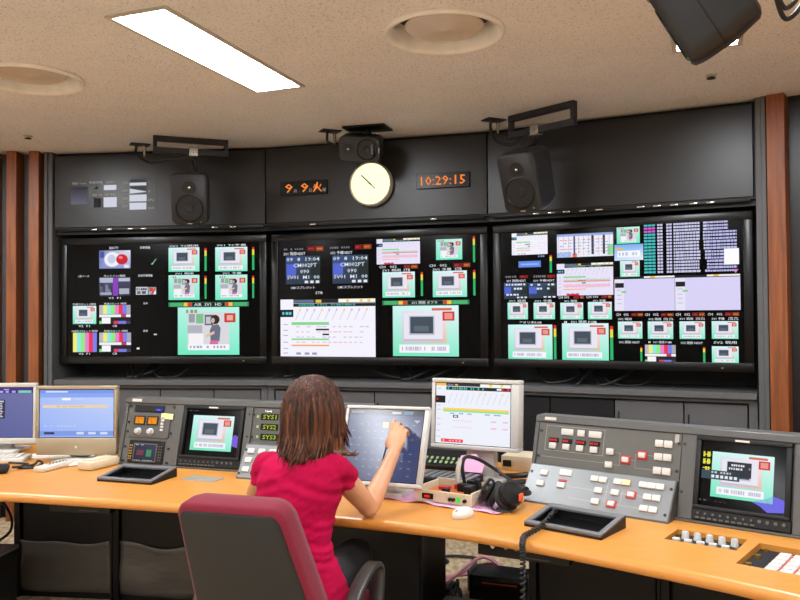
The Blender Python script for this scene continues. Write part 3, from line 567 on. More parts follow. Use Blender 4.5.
MB().box(-.06, .06, -.05, .05, -.01, 0, .002, 1).done('plate', 'rail', t); MB().tube([(0, 0, -.01), (.0, 0, -.09), (-.01, -.01, -.14)], .016, 10, 3).done('arm', 'rail', t)
def trapeze(label, A, B, drop, clamp_to, sp_top):
    A = Vector((*A, 0)); B = Vector((*B, 0)); v = B - A; L = v.length; a = math.atan2(v.y, v.x)
    t = thing('ceiling_bracket', label, 'bracket', (A.x, A.y, H_CEIL), a, 'speaker brackets on the ceiling')
    MB().box(0, L, -.02, .02, -.036, 0, .003, 1).done('top_rail', 'rail', t)
    MB().box(0, L, -.018, .018, -drop - .04, -drop, .003, 1).done('lower_rail', 'rail', t)
    for x in (0, L - .025): MB().box(x, x + .025, -.018, .018, -drop - .0, -.03, .002, 1).done('hanger', 'rail', t)
    x = clamp_to; c = MB().box(x - .03, x + .03, -.026, .026, -drop - .052, -drop + .012, .004, 1); c.cyl((x, -.034, -drop - .02), (x, .034, -drop - .02), .008, n=10); c.done('clamp', 'steel', t)
    I = (Matrix.Translation((A.x, A.y, H_CEIL)) @ Matrix.Rotation(a, 4, 'Z')).inverted(); q = I @ Vector(sp_top)
    MB().tube([(x, 0, -drop - .05), (x, 0, -drop - .09), q + Vector((0, 0, .03)), q], .012, 10, 4).done('drop_rod', 'black', t)
    MB().tube([q + Vector((0, 0, .02)), q + Vector((.04, .03, -.01)), q + Vector((.05, .05, -.08)), q + Vector((.03, .05, -.14))], .009, 8, 4).done('yoke', 'black', t); return t
trapeze('long dark ceiling bracket carrying the loudspeaker beside the status board', (-1.628, 5.192), (-1.168, 5.36), .075, .26, (-1.335, 5.17, 2.37))
trapeze('dark ceiling bracket carrying the loudspeaker over the right display', (.674, 4.76), (.994, 4.405), .10, .20, (.73, 4.56, 2.37))
t = thing('ceiling_bracket', 'flat black ceiling plate holding the loudspeaker above the clock', 'bracket', (-.20, 5.02, H_CEIL), -.3, 'speaker brackets on the ceiling')
MB().box(-.14, .14, -.09, .09, -.012, 0, .002, 1).done('plate', 'black', t); MB().tube([(0, 0, -.01), (.02, .0, -.06), (.04, -.02, -.12)], .014, 10, 3).done('drop_rod', 'black', t)
MB().box(.05, .075, -.1, .06, -.2, -.1, .004, 1).done('yoke', 'rail', t)
for pts, lab in (([(-1.80, 5.45), (-1.70, 5.36, 2.50), (-1.55, 5.22, 2.49), (-1.37, 5.2, 2.50), (-1.34, 5.2, 2.40)], 'at the left, near the status board'), ([(-.445, 5.09), (-.43, 5.08, 2.56), (-.37, 5.06, 2.52)], 'left of the loudspeaker above the clock'), ([(.585, 4.83), (.60, 4.74, 2.49), (.68, 4.62, 2.45), (.75, 4.58, 2.50)], 'left of the bracket over the right display')):
    x, y = pts[0]; t = thing('cable_outlet', 'ceiling cable outlet ' + lab, 'outlet', (x, y, H_CEIL), .45, 'ceiling cable outlets')
    MB().box(-.065, .065, -.045, .045, -.008, 0, .002, 1).done('plate', 'rail', t)
    c = MB(); c.cyl((.03, 0, -.008), (.03, 0, -.05), .011, n=10); c.cyl((.03, 0, -.05), (.03, 0, -.085), .008, n=10); c.done('connector', 'steel', t)
    I = (Matrix.Translation((x, y, H_CEIL)) @ Matrix.Rotation(.45, 4, 'Z')).inverted()
    MB().tube([(-.02, 0, -.005), (-.02, 0, -.07)] + [I @ Vector(q) for q in pts[1:]], .009, 8, 6).done('cord', 'cable', t)
_c = [M4 @ Vector((x, -.05, -.262)) for x in (-.02, .02)]
tag(MB().tube([_c[0], _c[0] + Vector((.04, 0, .01)), (1.16, 2.34, 2.36), (1.24, 2.36, 2.46), (1.30, 2.4, 2.645)], .0075, 8, 8).tube([_c[1], _c[1] + Vector((.04, .0, .0)), (1.17, 2.36, 2.335), (1.26, 2.38, 2.44), (1.33, 2.42, 2.645)], .0075, 8, 8).done('speaker_cord', 'cable'), 'twin black cords rising from the tilted loudspeaker to the ceiling', 'cable')
# ------------------------------------------------------------------ curved desk
RB = [(-.12, 6.90), (.0, 6.89), (.10, 6.885), (.16, 6.88), (.20, 6.86), (.263, 6.845), (.34, 6.85), (.43, 6.855), (.479, 6.825), (.537, 6.766), (.586, 6.717), (.66, 6.64), (.76, 6.53), (.88, 6.40)]
DZ = .72
front = spline([polar(r, b) for b, r in RB], 4)
def off_in(P, d):
    out = []
    for i, p in enumerate(P):
        t = (P[min(i + 1, len(P) - 1)] - P[max(i - 1, 0)]).normalized(); out.append(p + Vector((-t.y, t.x, 0)) * d)
    return out
desk = thing('control_desk', 'long curved beech control desk in front of the wall displays', 'desk', polar(7.4, .3, 0))
D0 = Matrix.Translation(-desk.location)
poly = [(p.x, p.y) for p in off_in(front, .02)] + [tuple(polar(8.08, b)[:2]) for b in [.88 - i * .05 for i in range(21)]]
wt = MB(D0).prism(poly, DZ - .04, DZ).done('worktop', 'desk', desk, 30)
KP = Matrix.Translation((.9805, 2.555, DZ)) @ Matrix.Rotation(-.63, 4, 'Z')
KB = Matrix.Translation((1.134, 2.509, DZ)) @ Matrix.Rotation(-.68, 4, 'Z')
cut_out(wt, MB().box(-.111, .111, -.071, .071, -.1, .1, M=KP).box(0, .36, -.257, 0, -.1, .1, M=KB))
prof = [(0.02 - .02 * sin(a), DZ - .02 + .02 * cos(a)) for a in [pi * i / 10 for i in range(11)]]
rs = []
for j, p in enumerate(front):
    t = (front[min(j + 1, len(front) - 1)] - front[max(j - 1, 0)]).normalized(); n = Vector((-t.y, t.x, 0))
    rs.append([p + n * d + Vector((0, 0, z)) for d, z in prof])
MB(D0).rings(rs).done('front_edge', 'edge', desk, 60)
rail = []
for j, p in enumerate(off_in(front, .50)): rail.append(p)
mb = MB(D0); rs = []
for j, p in enumerate(rail):
    t = (rail[min(j + 1, len(rail) - 1)] - rail[max(j - 1, 0)]).normalized(); n = Vector((-t.y, t.x, 0))
    rs.append([p + n * d + Vector((0, 0, z)) for d, z in ((0, .60), (.03, .60), (.03, .68), (0, .68))])
mb.rings(rs).done('apron_rail', 'black', desk)
MB(D0).box(-.005, .365, -.262, .005, -.05, -.026, M=KB).done('recess_tray', 'brownedge', desk)
MB(D0).box(-.116, .116, -.076, .076, -.05, -.024, M=KP).done('recess_tray', 'brownedge', desk)

# bays under the desk
def bayunit(b0, b1, label, sheet=True):
    bm_ = (b0 + b1) / 2; R = 7.65; hw = R * math.tan((b1 - b0) / 2) - .002
    t = thing('equipment_bay', label, 'cabinet', polar(R, bm_), -bm_, 'equipment bays under the desk'); f = face()
    MB(f).box(-hw, hw, .0, .045, -.36, -.02).box(-hw, hw, .06, .675, -.36, -.03).done('carcass', 'black', t)
    MB(f).box(-hw, -hw + .032, 0, .678, -.36, .004, .002, 1).box(hw - .012, hw, 0, .678, -.36, .004, .002, 1).box(-hw + .03, hw - .01, .60, .678, -.03, 0).done('post', 'black', t)
    d = MB(f).box(-hw + .04, hw - .018, .05, .595, -.028, -.012, .003, 1).done('panel', 'cabdark', t)
    if sheet:
        rr = random.Random(int(b0 * 1000)); rs = []; N, Mv = 26, 10
        V = []; Fc = []
        for i in range(N + 1):
            u = i / N; top = .305 - .018 * sin(u * pi) + .008 * sin(u * 9 + b0 * 40)
            for j in range(Mv + 1):
                v = j / Mv; z = .035 + (top - .035) * v
                e = -.006 + .010 * noise.noise((u * 3 + b0 * 30, v * 2.2, 1.7)) + (.014 * max(0, v - .85) / .15 if v > .85 else 0) + .006 * sin(u * 5 + v * 4)
                V.append(f @ Vector((-hw + .035 + u * (2 * hw - .05), z, max(-.01, e))))
        for i in range(N):
            for j in range(Mv): a = i * (Mv + 1) + j; Fc.append((a, a + Mv + 1, a + Mv + 2, a + 1))
        me = bpy.data.meshes.new('plastic_sheet'); me.from_pydata(V, [], Fc); o = link('plastic_sheet', me, 'sheet', t, 70)
        so = o.modifiers.new('s', 'SOLIDIFY'); so.thickness = .002
    for x in (-hw + .06, hw - .06): MB(f).cyl((x, .02, -.08), (x, .045, -.08), .018, n=12).done('foot', 'black', t) if 0 else None
    return t
LBL = ['leftmost equipment bay under the desk, grey plastic sheet on its lower half', 'second equipment bay from the left end of the desk, behind the chair', 'equipment bay under the desk hidden by the chair back', 'dark equipment bay under the desk beside the seated woman']
for i in range(4): bayunit(.0975 + i * .0714, .0975 + (i + 1) * .0714, LBL[i], i < 2)
LBR = ['dark equipment bay under the desk just right of the black floor device', 'dark equipment bay below the right console', 'equipment bay below the in-desk knob panel', 'equipment bay at the right end of the desk']
for i in range(4): bayunit(.447 + i * .0714, .447 + (i + 1) * .0714, LBR[i], False)
def hung(b, R, w, label):
    t = thing('patch_unit', label, 'equipment', polar(R, b, .678), -b, 'patch units hung under the desk'); f = face()
    MB(f).box(-w / 2, w / 2, -.105, -.002, -.14, 0, .003, 1).done('case', 'black', t)
    p = Pic(f, .001); rr = random.Random(5)
    for i in range(5):
        x = -w * .2 + i * w * .11; p.rect(x, -.075, x + .012, -.075 + rr.uniform(.01, .022), (150, 144, 130), 1)
    p.rect(w * .0, -.096, w * .3, -.093, (90, 90, 90), 1)
    p.done('markings', t, 'print')
    for x in (-w * .32, w * .36): MB(f).cyl((x, -.066, 0), (x, -.066, .012), .008, n=10).done('jack', 'steel', t)
hung(.185, 7.17, .30, 'black patch unit with pale sockets hung under the left part of the desk')
hung(.468, 7.08, .34, 'black patch unit hung under the desk edge below the headphones')

# ------------------------------------------------------------------ consoles
def keys_on(parent, F, pts, w=.027, h=.021, e=.011, m='key', name='key_button'):
    first = None
    for x, s_ in pts:
        if first is None:
            first = MB(F @ Matrix.Translation((x, s_, 0))).box(-w / 2, w / 2, -h / 2, h / 2, 0, e, .003, 2).done(name, m, parent); x0, s0 = x, s_
        else:
            q = pc(name, name, first.data, m, parent); q.location = (F @ Vector((x, s_, 0))) - (F @ Vector((x0, s0, 0)))
def screws(parent, F, pts, r=.0055):
    mb = MB(F)
    for x, s_ in pts: mb.cyl((x, s_, -.001), (x, s_, .005), r, n=10)
    tag(mb.done('screws', 'screw', parent), kind='stuff')
def console(label, loc, rz, tilt, length, mods):
    t = thing('console', label, 'control console', (*loc, DZ), rz, 'control consoles on the desk'); F = face(tilt)
    hs = MB(); st, ct = sin(tilt), cos(tilt); hh = .331
    pr = [(.012 + 0, 0), (.012 + hh * st, hh * ct), (.16, hh * ct), (.24, 0)]
    hs.rings([[Vector((x, y, z)) for y, z in pr] for x in (0, length)]).done('housing', 'console', t, 20)
    fr = MB(F); fr.box(0, length, .304, hh, -.012, .006, .003, 1); fr.box(0, length, -.0, .010, -.012, .004, .002, 1)
    for a, b in mods: fr.box(a, b, .010, .304, -.012, .004, .002, 1)
    fr.done('front_frame', 'console', t); return t, F
lc, F = console('left control console with two amber level meters and a preview screen', (-1.412, 3.927), -.33, .24, 1.32, [(0, .018), (.298, .345), (.69, .728), (1.28, 1.32)])
for x0, x1 in ((.02, .296), (.73, 1.28)): MB(F).box(x0, x1, .01, .303, -.012, -.003).done('module_plate', 'conface', lc)
screws(lc, F, [(.032, .289), (.034, .21), (.034, .163), (.032, .088), (.03, .02), (.286, .289), (.286, .245), (.286, .163), (.286, .088), (.286, .02), (.712, .27), (.737, .27), (.712, .165), (.737, .165)])
o = MB(F).box(.06, .23, .263, .296, -.004, .006, .002, 1).done('slot_unit', 'black', lc)
MB(F).box(.07, .18, .277, .281, .006, .0072).done('slot', 'blackgloss', o)
p = Pic(F, .0066); p.rect(.187, .268, .226, .28, (36, 46, 210)); p.dashes(.19, .271, .223, .277, (120, 140, 255), 4, 1); p.done('blue_readout', o)
o = MB(F).box(.042, .276, .136, .256, -.004, .004, .002, 1).done('meter_panel', 'console', lc)
for x0, x1 in ((.073, .127), (.149, .203)):
    v = MB(F).frame(x0 - .005, x1 + .005, .198, .242, .006, .003, .009, .001).done('level_meter', 'black', o)
    MB(F).box(x0, x1, .203, .237, .003, .005).done('meter_face', 'vu', o)
    p = Pic(F, .0055)
    for i in range(7):
        a = -.7 + i * .23; cx = (x0 + x1) / 2; p.rect(cx + .03 * sin(a) - .001, .206 + .022 * cos(a), cx + .03 * sin(a) + .001, .212 + .022 * cos(a), (150, 40, 10), 1)
    p.poly([(cx - .001, .203), (cx + .001, .203), (cx - .011, .231), (cx - .012, .231)], (90, 30, 10), 2); p.done('meter_scale', o)
for x in (.1, .172):
    k = MB(F @ Matrix.Translation((x, .166, .004))).lathe([(0, 0), (.018, 0), (.017, .004), (.013, .006), (.0125, .018), (.0, .019)], 24).done('knob', 'knob', o)
keys_on(o, F @ Matrix.Translation((0, 0, .004)), [(.235, .238 - i * .0155) for i in range(5)], .018, .012, .006, 'key', 'small_key')
MB(F @ Matrix.Rotation(-.03, 4, 'Z')).box(.215, .285, .238, .265, .0065, .0072).done('sticky_note', 'yellow', lc)
o = MB(F).box(.058, .262, .012, .122, -.004, .005, .002, 1).done('waveform_monitor', 'black', lc)
MB(F).frame(.09, .226, .018, .108, .006, .005, .009, .001).done('bezel', 'console', o)
p = Pic(F, .0054); p.rect(.096, .022, .22, .104, [(30, 32, 44), (40, 44, 60), (54, 60, 86), (40, 46, 70)]); p.rect(.11, .05, .15, .075, (120, 50, 66), 1); p.rect(.165, .045, .195, .078, (60, 140, 96), 1)
for i in range(7): p.rect(.1, .028 + i * .011, .216, .0285 + i * .011, (80, 86, 110), 2)
p.dashes(.1, .098, .15, .102, (190, 196, 210), 5, 2); p.dashes(.1, .024, .21, .028, (150, 156, 180), 9, 2); p.done('trace', o)
keys_on(o, F @ Matrix.Translation((0, 0, .005)), [(.238 + (i % 2) * .012, .095 - (i // 2) * .013) for i in range(12)], .008, .007, .004, 'conface', 'tiny_key')
keys_on(o, F @ Matrix.Translation((0, 0, .005)), [(.068 + (i % 2) * .011, .095 - (i // 2) * .013) for i in range(12)], .008, .007, .004, 'brass', 'tiny_key')
def monitor_mod(t, F, x0, x1, base, draw):
    o = MB(F).frame(x0, x1, .05, .303, .012, -.012, .012, .003, w4=(.018, .018, .014, .016)).done('preview_monitor', 'cabdark', t)
    MB(F).box(x0 + .01, x1 - .01, .055, .30, -.012, -.002).done('screen', 'tvs', o)
    p = Pic(F, -.0012); draw(p); p.done('picture', o)
    MB(F).box(x0 + .42 * (x1 - x0), x0 + .57 * (x1 - x0), .291, .298, .012, .0135).done('tally_lamp', 'white', o)
    s_ = MB(F).box(x0 - .004, x1 + .004, .012, .052, -.012, .006, .003, 1).done('control_strip', 'black', o)
    b = MB(F)
    for i in range(12): b.cyl((x0 + .02 + i * .025, .036, .006), (x0 + .02 + i * .025, .036, .011), .006 if i > 7 else .004, n=8)
    for i in range(10): b.box(x0 + .012 + i * .02, x0 + .024 + i * .02, .018, .024, .006, .009)
    b.done('controls', 'conface', o)
def pic_l(p):
    R = (.404, .09, .631, .257); dev_tile(p, R, 1)
    p.poly([(.643, .17), (.664, .162), (.664, .109), (.632, .117), (.632, .16)], (120, 90, 214), 1); p.dashes(.375, .276, .43, .28, (90, 90, 100), 6, 1)
def pic_r(p):
    dev_tile(p, (.699, .098, .9, .253), 1); p.rect(.751, .172, .83, .223, (44, 48, 58), 7); p.rect(.666, .157, .793, .188, (52, 72, 84), 7)
    for j in range(2): p.dashes(.757, .196 + j * .012, .81, .203 + j * .012, (230, 230, 236), 7, 9)
    p.dashes(.815, .2, .828, .206, (150, 150, 160), 2, 9)
    for k, y in enumerate((.232, .207, .186)): p.dashes(.669, y, .695, y + (.018 if k < 2 else .012), (226, 220, 70), 2 if k < 2 else 3, 8); p.rect(.669, y + .006, .695, y + .009, (226, 220, 70), 8)
    for i in range(6): p.rect(.7 + i * .015, .162, .71 + i * .015, .172, (232, 234, 240), 9)
    p.dashes(.70, .178, .78, .184, (200, 206, 214), 8, 9)
    p.poly([(.833, .098), (.88, .112), (.9, .124), (.935, .114), (.941, .075), (.885, .068), (.862, .085)], (112, 104, 226), 1); p.dashes(.663, .08, .69, .086, (70, 70, 80), 2, 1); p.dashes(.70, .08, .76, .084, (40, 40, 60), 4, 1)
monitor_mod(lc, F, .352, .686, 0, pic_l)
o = MB(F).box(.742, .95, .14, .302, -.004, .003, .002, 1).done('system_panel', 'console', lc)
p = Pic(F, .0036)
for i, st in enumerate(('SYS1', 'SYS2', 'SYS3')):
    y = .249 - i * .047; x = .776 + i * .004
    p.rect(x - .002, y - .003, x + .09, y + .027, (22, 28, 12)); p.text(st, x + .01, y + .002, x + .08, y + .022, (178, 200, 34), 1); p.rect(x - .024, y + .006, x - .012, y + .018, (170, 190, 120), 1)
p.done('readouts', o)
MB(F).box(.795, .83, .284, .290, .003, .0045).done('nameplate', 'steel', o)
def slope(t, x0, x1, d0, tilt, L, back, m):
    zt = L * cos(tilt); yt = d0 + L * sin(tilt); F2 = face(tilt, (0, d0, 0))
    MB().rings([[Vector((x, y, z)) for y, z in ((d0, 0), (yt, zt), (yt + back, zt), (yt + back, 0))] for x in (x0, x1)]).done('slope_body', 'console', t, 20)
    MB(F2).box(x0 + .004, x1 - .004, .006, L - .003, -.002, .003, .001, 1).done('key_panel', m, t); return F2
F2 = slope(lc, .751, 1.28, -.134, .6, .17, .06, 'conlight')
KX = [.79, .845, .90, .955, 1.01, 1.065, 1.12, 1.175]
keys_on(lc, F2, [(x, y) for y in (.135, .09, .045) for x in KX if not (y == .135 and x > 1.1)], .034, .024)
screws(lc, F2, [(.762, .14), (.762, .025), (1.27, .14), (1.27, .025)])
MB(F).box(.04, .096, .312, .326, .006, .0075).done('nameplate', 'white', lc)

rc, F = console('right control console with rows of pale key buttons and a preview screen', (.504, 3.155), -.663, .263, 1.5, [(0, .016), (.592, .644), (.962, 1.0), (1.46, 1.5)])
o = MB(F).box(.018, .590, .13, .303, -.012, .001, .001, 1).done('key_panel', 'conface', rc)
MB(F).box(1.0, 1.46, .012, .303, -.012, .0).done('module_plate', 'conface', rc)
LN_ = (168, 166, 152)
p = Pic(F, .0016)
for R in ((.05, .291, .297, .2925), (.05, .194, .0515, .2925), (.05, .194, .297, .1955), (.2955, .194, .297, .2925), (.04, .168, .31, .1692), (.34, .211, .365, .2122), (.34, .165, .365, .1662), (.364, .165, .3652, .2122), (.364, .188, .375, .1892), (.4, .19, .425, .1912), (.424, .163, .4252, .214), (.424, .163, .497, .1642), (.46, .213, .497, .2142), (.424, .213, .436, .2142), (.565, .27, .58, .3)): p.rect(*R, LN_)
p.done('engraved_lines', o, 'print')
keys_on(o, F, [(.086, .213), (.144, .213), (.202, .213), (.26, .213), (.326, .213), (.325, .164)], .03, .024)
keys_on(o, F, [(.511, .261), (.544, .261), (.511, .213), (.544, .213), (.511, .163), (.544, .163)], .031, .026)
for x0, x1 in ((.117, .169), (.186, .216), (.233, .286)): MB(F).box(x0, x1, .259, .284, 0, .007, .002).done('caption_window', 'key', o)
p = Pic(F, .0066)
for x in (.087, .145, .203, .261):
    p.rect(x - .019, .229, x + .019, .243, (26, 14, 14)); p.dashes(x - .017, .232, x + .017, .24, (236, 50, 44), 4, 1)
p.done('red_readouts', o)
for x0 in (.066, .124, .182, .24): MB(F).box(x0, x0 + .042, .227, .245, .001, .006, .001, 1).done('readout_case', 'black', o)
keys_on(o, F, [(.388, .189), (.45, .212)], .038, .032, .006, 'keyred', 'key_surround'); keys_on(o, F, [(.388, .189), (.45, .212)], .026, .02, .013)
screws(rc, F, [(.028, .269), (.027, .168), (.581, .268), (.58, .169), (.602, .268), (.602, .1)])
MB(F).box(.04, .09, .313, .325, .006, .0075).done('nameplate', 'white', rc)
F2 = slope(rc, .004, .586, -.072, .65, .166, .03, 'conlight')
p = Pic(F2, .0034)
for R in ((.18, .086, .296, .087), (.2, .041, .292, .042), (.324, .086, .36, .087), (.388, .087, .42, .088), (.45, .087, .482, .088), (.34, .041, .341, .131), (.4, .041, .401, .1), (.386, .041, .477, .042)): p.rect(*R, (190, 192, 190))
p.done('engraved_lines', rc, 'print')
keys_on(rc, F2, [(.073, .129), (.07, .083), (.157, .086), (.284, .131), (.317, .131), (.375, .131), (.471, .132), (.502, .132), (.533, .132), (.31, .086), (.374, .087), (.496, .087), (.528, .087), (.308, .041), (.492, .042), (.525, .042)], .031, .023)
keys_on(rc, F2, [(.435, .087), (.371, .041)], .038, .03, .007, 'keyred', 'key_surround'); keys_on(rc, F2, [(.435, .087), (.371, .041)], .026, .02, .013)
keys_on(rc, F2, [(.407, .131)], .031, .023, .011, 'keyorange', 'amber_key')
MB(F2).box(.136, .188, .128, .154, 0, .007, .002).done('caption_window', 'key', rc)
MB(F2).box(.142, .176, .103, .112, .002, .006, .001, 1).done('red_readout', 'keyred', rc)
screws(rc, F2, [(.018, .13), (.012, .03), (.572, .13), (.57, .03)])
monitor_mod(rc, F, .644, .956, 0, pic_r)

# sunken script trays in front of the consoles
for nm, (x, y), rz in (('grey framed tray with a black well in front of the left console', (-1.355, 3.522), -.32), ('grey framed tray with a black well in front of the right console', (.423, 2.731), -.69)):
    t = thing('sunken_tray', nm, 'tray', (x, y, DZ), rz, 'sunken trays in the desk')
    w, d = .285, .19; h0, h1 = .014, .042
    rs = []
    fr = MB(); T_ = Matrix.Rotation(math.atan2(h1 - h0, d), 4, 'X') @ Matrix.Translation((0, 0, h0))
    fr.frame(0, w, 0, d, .02, -.006, .004, .002, M=T_, w4=(.018, .018, .02, .03)); fr.done('rim', 'tray', t)
    bd = MB(); wl = .006
    for a, b in ((.0, wl), (w - wl, w)): bd.rings([[Vector((xx, yy, zz)) for yy, zz in ((0, 0), (d, 0), (d, h1 - .002), (0, h0 - .002))] for xx in (a, b)])
    bd.box(0, w, 0, wl, 0, h0 - .003); bd.box(0, w, d - wl, d, 0, h1 - .003); bd.done('sides', 'cabdark', t)
    MB().box(wl, w - wl, wl, d - wl, 0, .003).done('well', 'blackgloss', t)

# knob panel and key panel let into the desk
t = thing('knob_panel', 'sunken desk panel with two rows of pale knobs, right of the right tray', 'control panel', KP.translation - Vector((0, 0, .022)), -.63)
MB().box(-.11, .11, -.07, .07, 0, .006, .001, 1).done('plate', 'cabdark', t)
for i in range(5):
    x = -.072 + i * .0385
    k = MB().lathe([(0, .006), (.0125, .006), (.0125, .012), (.011, .014), (.0105, .028), (.009, .030), (0, .030)], 20)
    o = k.done('knob', 'knob', t); o.location = (x, .028, 0)
    MB().box(x - .016 - .012, x - .016 + .012, -.028, -.010, .006, .018, .003).done('key_button', 'key', t)
for x, y in ((-.098, .05), (.098, -.01), (-.098, 0)): MB().cyl((x, y, .006), (x, y, .013), .008, n=12).done('fixing_screw', 'brass', t)
t = thing('key_panel', 'sunken desk panel with red-edged key buttons at the right edge', 'control panel', KB.translation - Vector((0, 0, .024)), -.68)
MB().box(.002, .358, -.255, -.002, 0, .006, .001, 1).done('plate', 'cabdark', t)
xs = [.085 + .041 * i for i in range(3)] + [.235 + .041 * i for i in range(3)]; ys = [-.045 - .041 * j for j in range(5)]
for x in (xs[0:3], xs[3:6]): MB().box(x[0] - .022, x[-1] + .022, ys[-1] - .021, ys[0] + .021, .006, .0085, .001, 1).done('key_bed', 'keyred', t)
keys_on(t, Matrix(), [(x, y) for x in xs for y in ys], .034, .033, .015)
for y in (-.02, -.10, -.2): MB().cyl((.02, y, .006), (.02, y, .015), .009, n=12).done('fixing_screw', 'brass', t)
tag(MB(Matrix.Translation((-.892, 3.55, DZ)) @ Matrix.Rotation(-.33, 4, 'Z')).box(-.085, .085, -.045, .045, 0, .003, .001, 1).box(-.06, -.05, -.005, .005, .003, .0045).box(.05, .06, -.005, .005, .003, .0045).box(-.02, .02, -.012, .012, .003, .0036).done('desk_plate', 'greyplate'), 'flat grey metal plate on the desk below the left preview screen', 'plate')

# ------------------------------------------------------------------ computer monitors
def screen_unit(nm, label, c, yaw, tilt, W_, H_, bord, thick, m, draw, pm='picture', roll=0, stand=None):
    t = thing(nm, label, 'monitor', (c[0], c[1], DZ), yaw); F = face(tilt, (0, 0, c[2] - DZ)) @ Matrix.Rotation(roll, 4, 'Z')
    l, r, b, tp = bord; hw, hh = W_ / 2, H_ / 2
    MB(F).frame(-hw, hw, -hh, hh, 0, -thick * .7, 0, .004, w4=bord).done('bezel', m, t)
    MB(F).rings([rim(hw * .55, hh * .6, .03, -thick * 1.3), rim(hw * .9, hh * .9, .03, -thick), rim(hw - .003, hh - .003, .02, -thick * .6), rim(hw - .004, hh - .004, .02, -.012)]).done('back_cover', m, t)
    s_ = MB(F).box(-hw + l - .002, hw - r + .002, -hh + b - .002, hh - tp + .002, -.011, -.006).done('screen', 'tvs', t)
    p = Pic(F, -.0055, .0003); draw(p, (-hw + l + .003, -hh + b + .003, hw - r - .003, hh - tp - .003)); p.done('picture', s_, pm)
    if stand: stand(t, F, hh)
    return t
def draw_blue(p, R):
    q = lambda a, b, c, d, col, k=1: p.rect(*lerp2(R, a, b, c, d), col, k)
    p.rect(*R, [(150, 176, 244), (166, 190, 248), (196, 212, 252), (172, 196, 250)], 0); q(0, .93, 1, 1, (120, 150, 232)); q(.08, .945, .38, .975, (220, 230, 252), 2); q(0, .84, 1, .93, (140, 168, 240))
    q(.3, .78, .42, .83, (246, 248, 254), 2); q(.46, .79, .6, .82, (196, 210, 250), 2); q(.04, .58 + .04, .92, .68, (238, 210, 170), 2); p.dashes(*lerp2(R, .2, .635, .6, .665), (220, 180, 150), 14, 3)
    q(0, .03, 1, .13, (126, 154, 226)); q(.06, .06, .2, .11, (50, 60, 96), 2)
    for a in (.5, .66, .82): q(a, .06, a + .1, .11, (210, 222, 250), 2)
    for yy in (.54, .48, .42, .36, .3): q(.04, yy, .92, yy + .003, (180, 196, 236), 2)
    p.dashes(*lerp2(R, .06, .22, .5, .26), (186, 200, 238), 10, 2)
def draw_dark(p, R):
    q = lambda a, b, c, d, col, k=1: p.rect(*lerp2(R, a, b, c, d), col, k)
    p.rect(*R, [(88, 92, 150), (96, 102, 158), (112, 116, 166), (100, 104, 160)], 0); q(0, .89, 1, 1, (70, 50, 130)); p.dashes(*lerp2(R, .1, .9, .8, .94), (176, 170, 240), 8, 2); q(.80, .895, .98, .945, (130, 206, 190), 2)
    p.dashes(*lerp2(R, .3, .955, .9, .975), (196, 190, 240), 6, 2); q(.05, .38, .62, .76, (52, 54, 72)); 
    for j in range(9):
        y = .41 + j * .033
        for a in (.1, .28, .4, .5): p.dashes(*lerp2(R, a, y, a + .1, y + .017), (214, 214, 226), 2, 2)
    q(.3, .71, .4, .74, (190, 206, 230), 2); q(.5, .71, .6, .74, (190, 206, 230), 2); p.dashes(*lerp2(R, .1, .3, .5, .32), (170, 170, 210), 4, 2)
def draw_touch(p, R):
    q = lambda a, b, c, d, col, k=1: p.rect(*lerp2(R, a, b, c, d), col, k)
    p.rect(*R, (74, 84, 128), 0); q(0, .92, 1, 1, (44, 48, 72)); q(.02, .945, .2, .975, (120, 124, 150), 2); q(.58, .945, .7, .975, (200, 204, 216), 2); q(.74, .94, .86, .98, (84, 136, 176), 2)
    for j in range(9): q(0, .84 - j * .1, 1, .842 - j * .1, (50, 56, 88))
    for j in range(8):
        for i in range(9):
            if (i * 7 + j * 3) % 5: q(.07 + i * .1, .78 - j * .1, .105 + i * .1, .795 - j * .1, (128, 138, 176), 2)
    q(.475, .745, .55, .82, (240, 212, 110), 3); q(.49, .775, .535, .79, (120, 100, 60), 4)
    p.poly([(*lerp2(R, .88, .86, 0, 0)[:2],), (*lerp2(R, .97, .86, 0, 0)[:2],), (*lerp2(R, .925, .82, 0, 0)[:2],)], (190, 194, 206), 3)
